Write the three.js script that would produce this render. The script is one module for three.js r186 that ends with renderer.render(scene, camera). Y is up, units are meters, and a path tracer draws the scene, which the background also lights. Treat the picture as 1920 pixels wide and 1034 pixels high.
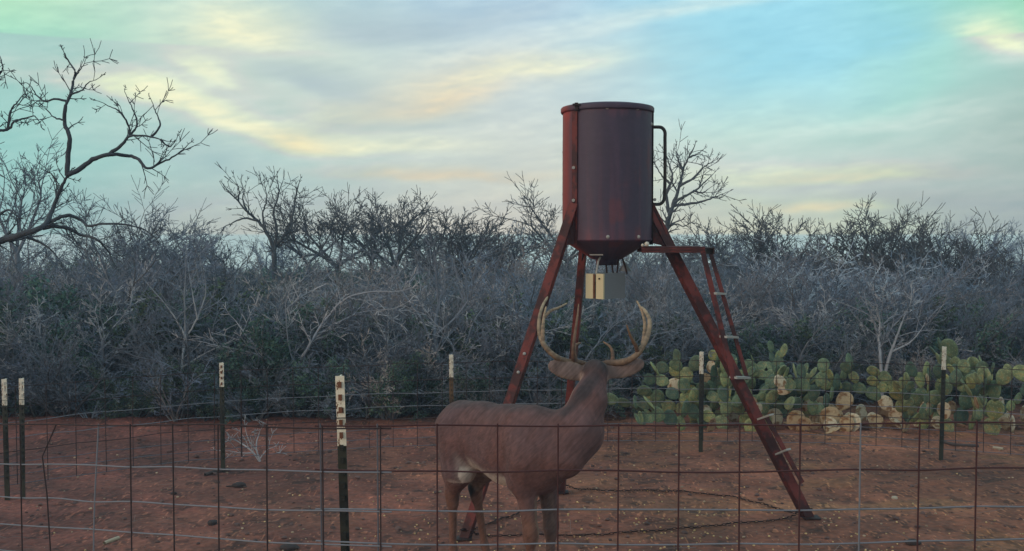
import * as THREE from 'three';
import { mergeGeometries } from 'three/addons/utils/BufferGeometryUtils.js';

// ───────────────────────── camera, sky, sun, exposure ─────────────────────────
const F = 1900, EYE = 1.87, HORIZON = 440;              // focal length and horizon in pixels of a 1920 x 1034 frame
const PITCH = Math.atan((517 - HORIZON) / F);
const scene = new THREE.Scene();
const camera = new THREE.PerspectiveCamera(2 * Math.atan(517 / F) * 180 / Math.PI, 1024 / 551, 0.05, 2000);
camera.position.set(0, EYE, 0);
camera.rotation.x = -PITCH;
scene.add(camera);
const renderer = new THREE.WebGLRenderer({ antialias: true });
renderer.setSize(1024, 551);
renderer.toneMapping = THREE.LinearToneMapping;
renderer.toneMappingExposure = 1.0;
renderer.shadowMap.enabled = true;

const V = (x, y, z) => new THREE.Vector3(x, y, z);
function rngOf(seed) { let a = seed >>> 0; return () => { a |= 0; a = a + 0x6D2B79F5 | 0; let t = Math.imul(a ^ a >>> 15, 1 | a); t = t + Math.imul(t ^ t >>> 7, 61 | t) ^ t; return ((t ^ t >>> 14) >>> 0) / 4294967296; }; }
function hash3(x, y, z) { let h = Math.imul(x, 374761393) ^ Math.imul(y, 668265263) ^ Math.imul(z, 2147483647 ^ 0x5bd1e995); h = Math.imul(h ^ h >>> 13, 1274126177); return ((h ^ h >>> 16) >>> 0) / 4294967296; }
const sm = t => t * t * (3 - 2 * t), mix = (a, b, t) => a + (b - a) * t, clamp = (x, a = 0, b = 1) => Math.min(b, Math.max(a, x)), step = (a, b, x) => sm(clamp((x - a) / (b - a)));
function noise3(x, y, z, per = 0) {
  const X = Math.floor(x), Y = Math.floor(y), Z = Math.floor(z), fx = sm(x - X), fy = sm(y - Y), fz = sm(z - Z);
  const w = per ? v => ((v % per) + per) % per : v => v, h = (i, j, k) => hash3(w(X + i), w(Y + j), Z + k);
  return mix(mix(mix(h(0, 0, 0), h(1, 0, 0), fx), mix(h(0, 1, 0), h(1, 1, 0), fx), fy), mix(mix(h(0, 0, 1), h(1, 0, 1), fx), mix(h(0, 1, 1), h(1, 1, 1), fx), fy), fz);
}
function fbm(x, y, z, oct = 4, per = 0) { let s = 0, a = 0.5, t = 0; for (let i = 0; i < oct; i++) { s += a * noise3(x, y, z + i * 17, per); t += a; a *= 0.5; x *= 2; y *= 2; per *= 2; } return s / t; }
const toLin = c => { c /= 255; return c <= 0.04045 ? c / 12.92 : Math.pow((c + 0.055) / 1.055, 2.4); };

// dusk sky: hue changes across the west, thin cloud streaks lit from below
{
  const W = 4096, H = 2048, data = new Float32Array(W * H * 4);
  const cols = [-29, -14.5, 0, 14.5, 29], rows = [13.3, 8.7, 4.2, -0.4];
  const grid = [
    [[188, 226, 190], [184, 208, 208], [180, 204, 222], [158, 214, 234], [148, 208, 176]],
    [[158, 216, 194], [204, 216, 206], [202, 213, 216], [172, 220, 230], [170, 216, 188]],
    [[152, 206, 196], [184, 208, 204], [212, 214, 206], [200, 222, 212], [172, 212, 182]],
    [[160, 200, 188], [208, 204, 190], [228, 214, 196], [222, 216, 188], [174, 200, 172]]];
  const zenith = [176, 202, 220], around = [190, 206, 208];
  // [azimuth, elevation, half length, half height, slope, strength, colour]
  const cream = [255, 246, 206], peach = [240, 208, 168], grey = [166, 182, 196], gold = [250, 230, 184], pale = [226, 232, 226], blue = [140, 205, 232], dusk = [176, 190, 192];
  const streaks = [
    [-14.6, 10.6, 3.4, 1.5, -0.05, 0.85, cream], [-17.0, 8.6, 2.6, 0.8, -0.3, 0.5, cream], [-22.0, 7.4, 4.6, 0.75, -0.12, 0.75, cream],
    [-17.2, 6.5, 4.2, 0.75, -0.3, 0.9, cream], [-14.6, 5.5, 3.2, 0.4, -0.1, 0.5, cream], [-11.3, 4.9, 2.2, 0.6, -0.05, 1.0, gold], [-8.0, 5.0, 4.5, 0.55, 0.02, 0.55, cream], [-4.2, 3.4, 5.5, 0.40, 0.0, 0.55, peach],
    [-4.6, 7.4, 5.5, 1.3, 0.20, 0.5, peach], [0.6, 8.9, 4.2, 0.6, 0.16, 0.55, cream], [3.5, 10.9, 6.5, 0.5, 0.2, 0.35, pale], [10.5, 12.3, 8.0, 0.5, 0.12, 0.45, pale],
    [-7.5, 10.9, 4.2, 1.0, 0.05, 0.55, grey], [-10.8, 8.3, 3.4, 0.8, -0.25, 0.55, grey], [-2.0, 11.6, 4.0, 0.7, 0.2, 0.3, grey],
    [-21.5, 9.2, 3.0, 0.5, -0.1, 0.45, dusk], [-17.5, 4.2, 6.0, 1.2, -0.2, 0.35, dusk], [-6.0, 6.2, 4.5, 0.4, 0.1, 0.4, dusk],
    [13.5, 9.4, 5.5, 1.8, 0.05, 0.45, blue], [20.0, 10.2, 3.2, 1.5, 0.3, 0.4, blue], [24.4, 9.8, 2.0, 0.9, -0.35, 0.75, cream], [25.8, 8.6, 2.5, 0.6, -0.2, 0.4, pale],
    [16.6, 1.4, 3.4, 0.24, -0.02, 0.85, gold], [9.5, 3.0, 8.0, 0.7, 0.05, 0.35, cream], [17.8, 3.0, 5.0, 0.5, 0.05, 0.4, peach], [20.5, 5.9, 6.0, 0.5, 0.1, 0.3, pale], [3.0, 5.6, 5.0, 0.5, 0.12, 0.35, pale]];
  const lerp3 = (a, b, t) => [mix(a[0], b[0], t), mix(a[1], b[1], t), mix(a[2], b[2], t)];
  for (let j = 0; j < H; j++) {
    const el = ((j + 0.5) / H - 0.5) * 180;
    for (let i = 0; i < W; i++) {
      const far = el < -4 || el > 20 || i < W * 0.13 || i > W * 0.37;      // away from the west one sample serves a few texels
      if (far && (i % 4 || j % 4)) { const o = (j * W + i) * 4, q = ((j - j % 4) * W + i - i % 4) * 4; data.copyWithin(o, q, q + 4); continue; }
      const th = ((i + 0.5) / W - 0.5) * 2 * Math.PI;
      let az = (th + Math.PI / 2) * 180 / Math.PI; if (az > 180) az -= 360;
      const dx = Math.cos(th), dz = Math.sin(th);
      const px = dx * 9, pz = dz * 9;                                    // seamless noise round the horizon
      const wx = (fbm(px * 1.1, el * 0.22 + 40, pz * 1.1, 4) - 0.5), wy = (fbm(px * 1.3 + 31, el * 0.3 + 9, pz * 1.3, 4) - 0.5);
      const A = az + wx * 5, E = el + wy * 1.1;
      let c;
      { const a = clamp(A, -29, 28.99), e = clamp(E, -0.39, 13.29); let ci = Math.floor((a + 29) / 14.5), ri = 0; while (ri < 2 && e < rows[ri + 1]) ri++;
        const s = sm((a - cols[ci]) / 14.5), t = sm((rows[ri] - e) / (rows[ri] - rows[ri + 1]));
        c = lerp3(lerp3(grid[ri][ci], grid[ri][ci + 1], s), lerp3(grid[ri + 1][ci], grid[ri + 1][ci + 1], s), t); }
      c = lerp3(c, around, step(27, 70, Math.abs(az)));
      c = lerp3(c, zenith, step(12, 50, el));
      const sk = el - 0.10 * az, tex = fbm(px * 1.5 + 7, sk * 0.95, pz * 1.5, 5), fine = fbm(px * 4 + 3, sk * 3.4 + 5, pz * 4, 4), wisp = far ? 0.5 : fbm(px * 9 + 11 + wx * 3, sk * 7.5 + wy * 6, pz * 9, 4);
      for (const [sa, se, la, le, sl, k, col] of streaks) {
        const x = (A - sa), y = (E - se - sl * x), q = (x / la) ** 2 + (y / (y < 0 ? le * 0.62 : le * 1.25)) ** 2;   // sharper under side
        if (q < 9) c = lerp3(c, col, clamp(k * Math.exp(-q) * (0.45 + 1.0 * tex + 0.5 * (fine - 0.5) + 0.55 * (wisp - 0.5))));
      }
      const v = (tex - 0.5) * 18 + (fine - 0.5) * 22 + (wisp - 0.5) * 20 * step(0.35, 0.65, tex);
      c = [c[0] + v * 1.0, c[1] + v * 0.85, c[2] + v * 0.6];
      const o = (j * W + i) * 4;
      c[0] = c[0] * 1.02 + 1; c[1] = c[1] * 1.03 + 3; c[2] = c[2] * 1.02 + 3;
      for (let k = 0; k < 3; k++) data[o + k] = toLin(clamp(c[k], 0, 255));
      data[o + 3] = 1;
    }
  }
  const t = new THREE.DataTexture(data, W, H, THREE.RGBAFormat, THREE.FloatType);
  t.mapping = THREE.EquirectangularReflectionMapping; t.magFilter = t.minFilter = THREE.LinearFilter; t.wrapS = THREE.RepeatWrapping; t.needsUpdate = true;
  scene.background = t; scene.environment = t;
}
const sun = new THREE.DirectionalLight(new THREE.Color().setRGB(1, 0.74, 0.53), 1.15);
sun.position.set(-28, 10, 13); sun.target.position.set(0, 0.8, -7); sun.castShadow = true; sun.shadow.radius = 55; sun.shadow.mapSize.set(2048, 2048);
Object.assign(sun.shadow.camera, { left: -16, right: 16, top: 16, bottom: -16, near: 1, far: 90 });
scene.add(sun, sun.target);
scene.fog = new THREE.FogExp2(new THREE.Color().setRGB(0.60, 0.77, 1.0), 0.0034);   // thin blue dusk haze

// ───────────────────────── helpers ─────────────────────────
const R = rngOf(20260);
function W3(px, py, d) {                                   // the point that stands d metres ahead, seen at a pixel of the 1920 frame
  const cx = (px - 960) / F, cy = -(py - 517) / F, c = Math.cos(PITCH), s = Math.sin(PITCH), y = cy * c - s, z = -cy * s - c, t = d / -z;
  return V(cx * t, EYE + y * t, -d);
}
function G3(px, py) { const cy = -(py - 517) / F, c = Math.cos(PITCH), s = Math.sin(PITCH); return W3(px, py, EYE / -(cy * c - s) * (cy * s + c)); }
const used = {};
function numbered(n) { const k = used[n] = (used[n] ?? -1) + 1; return k ? `${n}_${String(k).padStart(3, '0')}` : n; }
function tag(o, label, category, group) { o.userData = { ...o.userData, label, category }; if (group) o.userData.group = group; return o; }
function thing(name, label, category, pos, group) { const o = new THREE.Group(); o.name = numbered(name); if (pos) o.position.copy(pos); scene.add(o); return tag(o, label, category, group); }
function part(name, geo, mat, parent) { const m = new THREE.Mesh(geo, mat); m.name = name; m.castShadow = m.receiveShadow = true; parent.add(m); return m; }
function local(geo, parent) { geo.translate(-parent.position.x, -parent.position.y, -parent.position.z); return geo; }
const merge = list => mergeGeometries(list.map(g => { g = g.index ? g.toNonIndexed() : g; for (const k of Object.keys(g.attributes)) if (!['position', 'normal', 'uv', 'color'].includes(k)) g.deleteAttribute(k); return g; }));
function tintGeo(g, r, gg, b) { const n = g.attributes.position.count, a = new Float32Array(n * 3); for (let i = 0; i < n; i++) a.set([r, gg, b], i * 3); g.setAttribute('color', new THREE.BufferAttribute(a, 3)); return g; }
// a box from p0 to p1, w wide across, t thick along ref; ox, oz shift it across / along ref
function beam(p0, p1, w, t, ref, ox = 0, oz = 0) {
  const y = p1.clone().sub(p0), L = y.length(); y.normalize();
  const z = ref.clone().addScaledVector(y, -ref.dot(y)).normalize(), x = y.clone().cross(z);
  const g = new THREE.BoxGeometry(w, L, t); g.translate(ox, L / 2, oz);
  const uv = g.attributes.uv; for (let i = 0; i < uv.count; i++) uv.setXY(i, g.attributes.position.getX(i) + g.attributes.position.getZ(i), g.attributes.position.getY(i));
  g.applyMatrix4(new THREE.Matrix4().makeBasis(x, y, z).setPosition(p0)); return g;
}
// angle iron: one flange flat across, the other standing along ref
function angleIron(p0, p1, s, t, ref, side = 1) { return merge([beam(p0, p1, s, t, ref, 0, t / 2), beam(p0, p1, t, s - t, ref, side * (s / 2 - t / 2), -(s - t) / 2)]); }
function rod(p0, p1, r, n = 8, r1 = r) {
  const d = p1.clone().sub(p0), L = d.length(), g = new THREE.CylinderGeometry(r1, r, L, n, 1); g.translate(0, L / 2, 0);
  g.applyQuaternion(new THREE.Quaternion().setFromUnitVectors(V(0, 1, 0), d.normalize())); g.translate(p0.x, p0.y, p0.z); return g;
}
function tubeThrough(pts, r, n, seg) { return new THREE.TubeGeometry(new THREE.CatmullRomCurve3(pts, false, 'centripetal'), seg ?? pts.length * 4, r, n); }
// tapered tube through points with a radius each; colour runs from c0 (start) to c1 (end)
function taper(P, pts, radii, n, c0, c1, jit = 0) {
  let base = P.pos.length / 3; const up = V(0.31, 0.9, 0.17), t = V(0, 0, 0), a = V(0, 0, 0), b = V(0, 0, 0), m = pts.length;
  for (let i = 0; i < m; i++) {
    t.copy(pts[Math.min(m - 1, i + 1)]).sub(pts[Math.max(0, i - 1)]).normalize();
    a.crossVectors(t, Math.abs(t.dot(up)) > 0.93 ? V(1, 0, 0.2).normalize() : up).normalize(); b.crossVectors(t, a);
    const f = i / (m - 1), r = radii[i];
    for (let k = 0; k < n; k++) {
      const q = k / n * 6.28319, cs = Math.cos(q), sn = Math.sin(q), nx = a.x * cs + b.x * sn, ny = a.y * cs + b.y * sn, nz = a.z * cs + b.z * sn, j = 1 + jit * (hash3(base + i, k, 7) - 0.5);
      P.pos.push(pts[i].x + nx * r * j, pts[i].y + ny * r * j, pts[i].z + nz * r * j); P.nor.push(nx, ny, nz);
      const v = 1 + 0.3 * (hash3(base + i * 3, k, 3) - 0.5);
      P.col.push(mix(c0[0], c1[0], f) * v, mix(c0[1], c1[1], f) * v, mix(c0[2], c1[2], f) * v);
      P.uv.push(k / n * 6.28 * r, i * 0.1);
    }
  }
  for (let i = 0; i < m - 1; i++) for (let k = 0; k < n; k++) { const p = base + i * n + k, q = base + i * n + (k + 1) % n; P.idx.push(p, q, p + n, q, q + n, p + n); }
  if (n > 4) { const c = P.pos.length / 3, e = pts[m - 1]; P.pos.push(e.x, e.y, e.z); t.copy(e).sub(pts[m - 2]).normalize(); P.nor.push(t.x, t.y, t.z); P.col.push(...c1); P.uv.push(0, 0); const l = base + (m - 1) * n; for (let k = 0; k < n; k++) P.idx.push(l + k, l + (k + 1) % n, c); }
}
const bag = () => ({ pos: [], nor: [], col: [], uv: [], idx: [] });
function bagGeo(P) {
  const g = new THREE.BufferGeometry();
  g.setAttribute('position', new THREE.Float32BufferAttribute(P.pos, 3)); g.setAttribute('normal', new THREE.Float32BufferAttribute(P.nor, 3));
  g.setAttribute('color', new THREE.Float32BufferAttribute(P.col, 3)); g.setAttribute('uv', new THREE.Float32BufferAttribute(P.uv, 2)); g.setIndex(P.idx); return g;
}
function makeTex(n, fn, srgb = true) {                     // fn(u, v) in 0..1 -> [r, g, b] in 0..255
  const d = new Uint8Array(n * n * 4);
  for (let j = 0; j < n; j++) for (let i = 0; i < n; i++) { const c = fn(i / n, j / n), o = (j * n + i) * 4; for (let k = 0; k < 3; k++) d[o + k] = clamp(c[k], 0, 255); d[o + 3] = 255; }
  const t = new THREE.DataTexture(d, n, n); t.wrapS = t.wrapT = THREE.RepeatWrapping; t.magFilter = THREE.LinearFilter; t.minFilter = THREE.LinearMipmapLinearFilter; t.generateMipmaps = true;
  if (srgb) t.colorSpace = THREE.SRGBColorSpace; t.needsUpdate = true; return t;
}
const grey3 = v => [v, v, v];
const std = (r, g, b, o = {}) => { const m = new THREE.MeshStandardMaterial({ roughness: 0.9, metalness: 0, side: THREE.DoubleSide, ...o }); m.color.setRGB(r, g, b); return m; };

// ───────────────────────── materials ─────────────────────────
const rustNoise = makeTex(512, (u, v) => { const a = fbm(u * 6, v * 6, 1, 5, 6), b = fbm(u * 24, v * 24, 9, 3, 24); const k = step(0.42, 0.68, a * 0.7 + b * 0.3); return [mix(150, 255, k) - b * 40, mix(130, 215, k) - b * 55, mix(125, 190, k) - b * 60]; });
const bumpRust = makeTex(512, (u, v) => grey3(255 * (0.6 * fbm(u * 12, v * 12, 4, 4, 12) + 0.4 * fbm(u * 60, v * 60, 5, 2, 60))), false);
rustNoise.repeat.set(2, 2); bumpRust.repeat.set(2, 2);
const M = {
  redSteel: std(0.180, 0.040, 0.040, { map: rustNoise, bumpMap: bumpRust, bumpScale: 0.0015, roughness: 0.72 }),
  darkSteel: std(0.075, 0.040, 0.038, { map: rustNoise, bumpMap: bumpRust, bumpScale: 0.001, roughness: 0.65, metalness: 0.2 }),
  rustWire: std(0.055, 0.014, 0.014, { roughness: 0.85 }),
  darkWire: std(0.034, 0.017, 0.017, { roughness: 0.85 }),
  galvWire: std(0.18, 0.178, 0.20, { roughness: 0.6, metalness: 0.15 }),
  dullWire: std(0.13, 0.125, 0.145, { roughness: 0.6, metalness: 0.3 }),
  boltSteel: std(0.34, 0.31, 0.28, { roughness: 0.6 }),
  beige: std(0.62, 0.50, 0.30, { roughness: 0.7 }),
  beigeDull: std(0.18, 0.18, 0.188, { bumpMap: bumpRust, bumpScale: 0.002, roughness: 0.6 }),
  white: std(0.8, 0.8, 0.78, { roughness: 0.65 }),
  postGreen: std(0.030, 0.048, 0.036, { map: rustNoise, bumpMap: bumpRust, bumpScale: 0.001, roughness: 0.7 }),
  postOlive: std(0.15, 0.14, 0.09, { map: rustNoise, roughness: 0.75 }),
  stud: std(0.16, 0.06, 0.03, { roughness: 0.9 }),
  bark: std(1, 1, 1, { vertexColors: true, roughness: 0.95 }),
};
const creamChips = makeTex(256, (u, v) => { const a = fbm(u * 8, v * 8, 11, 4, 8), b = fbm(u * 40, v * 40, 12, 2, 40); const k = step(0.60, 0.66, a * 0.75 + b * 0.25); return [mix(242, 120, k), mix(228, 74, k), mix(204, 44, k)].map(x => x - b * 30); });
creamChips.repeat.set(12, 5);
M.white.map = creamChips; M.white.color.setRGB(0.86, 0.90, 0.97);
M.cream = std(0.98, 0.98, 1.0, { map: creamChips, roughness: 0.7 });

// ───────────────────────── ground ─────────────────────────
function groundH(x, z) {
  const d = Math.hypot(x, z), k = 1 - step(14, 40, d);
  return -0.045 * Math.max(0, d - 42) * step(42, 70, d) + k * ((fbm(x * 0.35, z * 0.35, 2, 3) - 0.5) * 0.07 + (fbm(x * 2.1, z * 2.1, 5, 3) - 0.5) * 0.035 + (fbm(x * 9, z * 9, 8, 2) - 0.5) * 0.02);
}
{
  const axis = (a, b, s, ext) => { const v = []; for (let x = a; x <= b + 1e-6; x += s) v.push(x); let g = s, x = b; while (x < ext) { g *= 1.3; x += g; v.push(x); } g = s; x = a; while (x > -ext) { g *= 1.3; x -= g; v.unshift(x); } return v; };
  const xs = axis(-5.6, 5.6, 0.045, 105), zs = axis(-11.5, -2.6, 0.045, 105);
  const pos = [], uv = [], col = [], idx = [], nx = xs.length, nz = zs.length;
  for (let j = 0; j < nz; j++) for (let i = 0; i < nx; i++) {
    const x = xs[i], z = zs[j]; pos.push(x, groundH(x, z), z); uv.push(x / 2.6, z / 2.6);
    const big = fbm(x * 0.55, z * 0.9, 3, 4), pale = step(0.52, 0.72, fbm(x * 0.8 + 20, z * 1.6 + 4, 6, 4)) * 0.5 + 0.75 * Math.exp(-(((x + 0.75) / 0.75) ** 2 + ((z + 5.6) / 0.28) ** 2)) * (0.4 + fbm(x * 5, z * 5, 1, 3)) + 0.5 * Math.exp(-(((x + 1.6) / 1.2) ** 2 + ((z + 6.9) / 0.25) ** 2)) * fbm(x * 4, z * 6, 1, 3), v = 0.62 + 0.75 * big;
    const side = clamp((x + 3.2) / 6.4), straw = step(0.50, 0.66, fbm(x * 1.7 + 3, z * 3.2, 12, 4)) * mix(0.15, 0.75, side); col.push(v * mix(1, 1.35, pale) * mix(0.86, 1.06, side), v * mix(1, 1.45, pale) * mix(0.80, 1.08, side) * (1 + 0.22 * straw), v * mix(1, 1.45, pale) * mix(0.95, 0.94, side));  // soil darker toward the left, lens vignette put into its colour
  }
  for (let j = 0; j < nz - 1; j++) for (let i = 0; i < nx - 1; i++) { const p = j * nx + i; idx.push(p, p + nx, p + 1, p + 1, p + nx, p + nx + 1); }
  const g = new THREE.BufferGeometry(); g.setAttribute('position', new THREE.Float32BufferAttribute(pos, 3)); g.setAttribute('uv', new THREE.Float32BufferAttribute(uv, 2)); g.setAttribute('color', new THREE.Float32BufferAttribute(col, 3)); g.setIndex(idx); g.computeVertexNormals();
  const soil = makeTex(1024, (u, v) => {
    const a = fbm(u * 8, v * 8, 21, 5, 8), b = fbm(u * 90, v * 90, 22, 2, 90), c = fbm(u * 30, v * 30, 23, 3, 30), dark = step(0.58, 0.7, c), straw = step(0.68, 0.78, noise3(u * 180, v * 60, 24, 60) * 0.6 + c * 0.4);
    const k = 0.55 + 0.5 * a + 0.30 * (b - 0.5) - 0.20 * dark + 0.35 * straw;
    return [182 * k, 128 * k + 6 * straw, 110 * k];
  });
  const bump = makeTex(1024, (u, v) => grey3(255 * (0.45 * fbm(u * 30, v * 30, 23, 3, 30) + 0.55 * fbm(u * 90, v * 90, 22, 3, 90))), false);
  soil.anisotropy = bump.anisotropy = 8;
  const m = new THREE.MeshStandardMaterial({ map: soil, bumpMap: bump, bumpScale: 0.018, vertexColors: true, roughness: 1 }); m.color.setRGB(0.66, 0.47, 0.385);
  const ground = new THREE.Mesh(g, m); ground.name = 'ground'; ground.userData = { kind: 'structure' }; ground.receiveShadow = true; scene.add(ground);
}
const onG = (px, py, up = 0) => { const p = G3(px, py); p.y = groundH(p.x, p.z) + up; return p; };

// ───────────────────────── bare brush: growing branches ─────────────────────────
// o: crook, trop, kids (per level), ratio, spread, seg, minR, levels
function grow(list, p, dir, len, r, lv, rng, o) {
  const n = Math.max(2, Math.round(len / o.seg)), pts = [p.clone()], rad = [r], d = dir.clone().normalize(), q = p.clone();
  const r1 = Math.max(o.minR, r * (lv >= o.levels ? 0.45 : 0.5));
  for (let i = 1; i <= n; i++) {
    const k = o.crook * (lv ? 1 : 0.6);
    d.x += (rng() - 0.5) * k; d.z += (rng() - 0.5) * k; d.y += (rng() - 0.5) * k + o.trop * (lv ? 1 : 0.3); d.normalize();
    q.addScaledVector(d, len / n); if (q.y < 0.03) { q.y = 0.03; d.y = Math.abs(d.y); }
    pts.push(q.clone()); const t = i / n, rr = mix(r, r1, t); rad.push(rr);
    if (lv < o.levels && t > (lv ? 0.2 : o.bare ?? 0.3)) {
      let kids = o.kids[lv] / n; kids = Math.floor(kids) + (rng() < kids % 1 ? 1 : 0);
      for (let c = 0; c < kids; c++) { const a = o.spread * (0.55 + 0.8 * rng()); const ax = V(rng() - 0.5, rng() - 0.5, rng() - 0.5).cross(d).normalize(); if (!isFinite(ax.x)) continue;
        grow(list, q, d.clone().applyAxisAngle(ax, a), len * o.ratio * (0.6 + 0.6 * rng()) * (1 - 0.35 * t), Math.max(o.minR, rr * (0.5 + 0.2 * rng())), lv + 1, rng, o); }
    }
  }
  list.push({ pts, rad, lv });
  if (lv < o.levels) for (let c = 0; c < 2; c++) { const ax = V(rng() - 0.5, rng() - 0.5, rng() - 0.5).cross(d).normalize(); grow(list, q, d.clone().applyAxisAngle(ax, o.spread * (0.3 + 0.5 * rng())), len * o.ratio * (0.7 + 0.5 * rng()), Math.max(o.minR, r1 * 0.85), lv + 1, rng, o); }
}
function branchGeo(list, pick, c0, c1, levels) {
  const P = bag();
  for (const b of list) if (pick(b)) { const f = Math.min(1, b.lv / levels), c = [0, 1, 2].map(k => mix(c0[k], c1[k], f)); taper(P, b.pts, b.rad, b.rad[0] > 0.05 ? 8 : b.rad[0] > 0.02 ? 5 : 3, c, c, b.rad[0] > 0.03 ? 0.25 : 0); }
  return P.pos.length ? bagGeo(P) : null;
}
const BK = { dark: [0.085, 0.092, 0.105], grey: [0.175, 0.188, 0.220], pale: [0.40, 0.385, 0.40], twig: [0.132, 0.152, 0.185], violet: [0.175, 0.196, 0.245], brown: [0.13, 0.118, 0.115] };

// trees that stand out above the thicket; (px, topY, d) says where, w the crown's half width in pixels
function skyTree(name, label, px, topY, d, seed, o = {}, c0 = [0.058, 0.060, 0.064], c1 = [0.080, 0.082, 0.092]) {
  const rng = rngOf(seed), base = W3(px, 500, d); base.y = 0;
  const H = W3(px, topY - 10, d).y, t = thing(name, label, 'tree', base);
  const opt = { crook: 0.34, trop: 0.055, ratio: 0.62, spread: 0.80, seg: H * 0.036, minR: d * 0.00027, levels: 3, bare: 0.25, ...o, kids: [(o.kids ?? [5])[0], 5, 3.6, 0] };
  const list = [], forks = opt.forks ?? 3, trunkH = H * (opt.trunk ?? 0.34), lean = opt.lean ?? 0, r0 = (opt.r0 ?? H * 0.017) * 0.9;
  // trunk up to the fork, then main limbs
  const tp = [], tr = []; let q = V(0, -0.1, 0); const dd = V(lean, 1, 0).normalize();
  for (let i = 0; i <= 6; i++) { tp.push(q.clone()); tr.push(r0 * (1.25 - 0.35 * i / 6)); q.addScaledVector(dd, trunkH / 6); q.x += (rng() - 0.5) * r0 * 1.4; q.z += (rng() - 0.5) * r0 * 1.4; }
  const top = tp[6];
  for (const b of [0, 1]) if (rng() < 0.6) grow(list, tp[4 + b], V(rng() - 0.5, 0.5, rng() - 0.5), (H - trunkH) * 0.35, r0 * 0.4, 1, rng, opt);
  for (let f = 0; f < forks; f++) { const a = f / forks * 6.283 + rng() * 1.3 + (opt.turn ?? 0), s = (opt.open ?? 0.75) * (0.55 + 0.9 * rng()); grow(list, top, V(Math.cos(a) * s + lean * 0.5, 1, Math.sin(a) * s * 0.8), (H - trunkH) * (0.42 + 0.2 * rng()), r0 * 0.66, 0, rng, opt); }
  let hi = 0; for (const b of list) for (const p of b.pts) hi = Math.max(hi, p.y);
  const k = (H - trunkH) / (hi - trunkH); for (const b of list) for (const p of b.pts) { p.y = top.y + (p.y - top.y) * k; const q = (opt.wide ?? 1.15) * Math.sqrt(k); p.x = top.x + (p.x - top.x) * q; p.z = top.z + (p.z - top.z) * q; }
  const P = bag(); taper(P, tp, tr, 8, c0, c0, 0.25); part('trunk', bagGeo(P), M.bark, t);
  const limbs = branchGeo(list, b => b.lv === 0, c0, c0, 3); if (limbs) part('limbs', limbs, M.bark, t);
  part('crown', branchGeo(list, b => b.lv > 0, c0, c1, 3), M.bark, t);
  return t;
}
// many-stemmed shrub geometry (metres, base at origin)
function shrubLists(seed, h, stems, o = {}) {
  const rng = rngOf(seed), list = [];
  const opt = { crook: 0.42, trop: 0.03, kids: [6, 5, 4, 0], ratio: 0.46, spread: 0.75, seg: 0.13, minR: 0.0034, levels: 3, bare: 0.18, ...o };
  for (let s = 0; s < stems; s++) { const a = rng() * 6.283, lean = 0.25 + 0.85 * rng(); grow(list, V(Math.cos(a) * 0.14 * rng(), -0.05, Math.sin(a) * 0.14 * rng()), V(Math.cos(a) * lean, 1, Math.sin(a) * lean), h * (0.55 + 0.3 * rng()), 0.016 + 0.014 * rng(), 0, rng, opt); }
  let hi = 0; for (const b of list) for (const p of b.pts) hi = Math.max(hi, p.y);
  for (const b of list) for (const p of b.pts) p.y *= h / hi;
  return list;
}
const protos = [];
{
  const tones = [[BK.grey, BK.violet], [BK.dark, BK.twig], [BK.grey, BK.twig], [BK.brown, BK.violet], [BK.grey, BK.pale], [BK.dark, BK.violet]];
  for (let i = 0; i < 6; i++) { const l = shrubLists(100 + i, 1.55, 7 + i % 3, { trop: i % 2 ? 0.05 : 0.0 }); protos.push({ stems: branchGeo(l, b => b.lv <= 1, tones[i][0], tones[i][1], 3), twigs: branchGeo(l, b => b.lv > 1, tones[i][0], tones[i][1], 3) }); }
}
// evergreen filler: small dark leaves on stems
function leafShrub(seed, h, n, leaf, cols) {
  const rng = rngOf(seed), list = shrubLists(seed + 5, h, 6, { levels: 2, kids: [6, 5, 0], minR: 0.005 }), tips = list.filter(b => b.lv > 0), pos = [], nor = [], col = [], uv = [], idx = [];
  for (let i = 0; i < n; i++) {
    const b = tips[Math.floor(rng() * tips.length)], p = b.pts[1 + Math.floor(rng() * (b.pts.length - 1))], c = V(p.x + (rng() - 0.5) * 0.12, Math.max(0.03, p.y + (rng() - 0.5) * 0.12), p.z + (rng() - 0.5) * 0.12);
    const a = V(rng() - 0.5, rng() - 0.5, rng() - 0.5).normalize(), e = V(rng() - 0.5, rng() - 0.5, rng() - 0.5).cross(a).normalize(), nn = a.clone().cross(e), l = leaf * (0.6 + 0.8 * rng()), k = pos.length / 3, cc = cols[Math.floor(rng() * cols.length)], v = 0.7 + 0.6 * rng();
    for (const [s, t] of [[-1, 0], [0, -0.4], [1, 0], [0, 0.4]]) { pos.push(c.x + a.x * s * l + e.x * t * l, c.y + a.y * s * l + e.y * t * l, c.z + a.z * s * l + e.z * t * l); nor.push(nn.x, nn.y, nn.z); col.push(cc[0] * v, cc[1] * v, cc[2] * v); uv.push(0, 0); }
    idx.push(k, k + 1, k + 2, k, k + 2, k + 3);
  }
  return { leaves: bagGeo({ pos, nor, col, uv, idx }), stems: branchGeo(list, () => true, BK.dark, BK.twig, 2) };
}
const leafy = [leafShrub(31, 1.2, 5200, 0.024, [[0.055, 0.105, 0.080], [0.085, 0.130, 0.085]]), leafShrub(32, 1.0, 4600, 0.02, [[0.060, 0.115, 0.095], [0.115, 0.140, 0.085]])];

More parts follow.
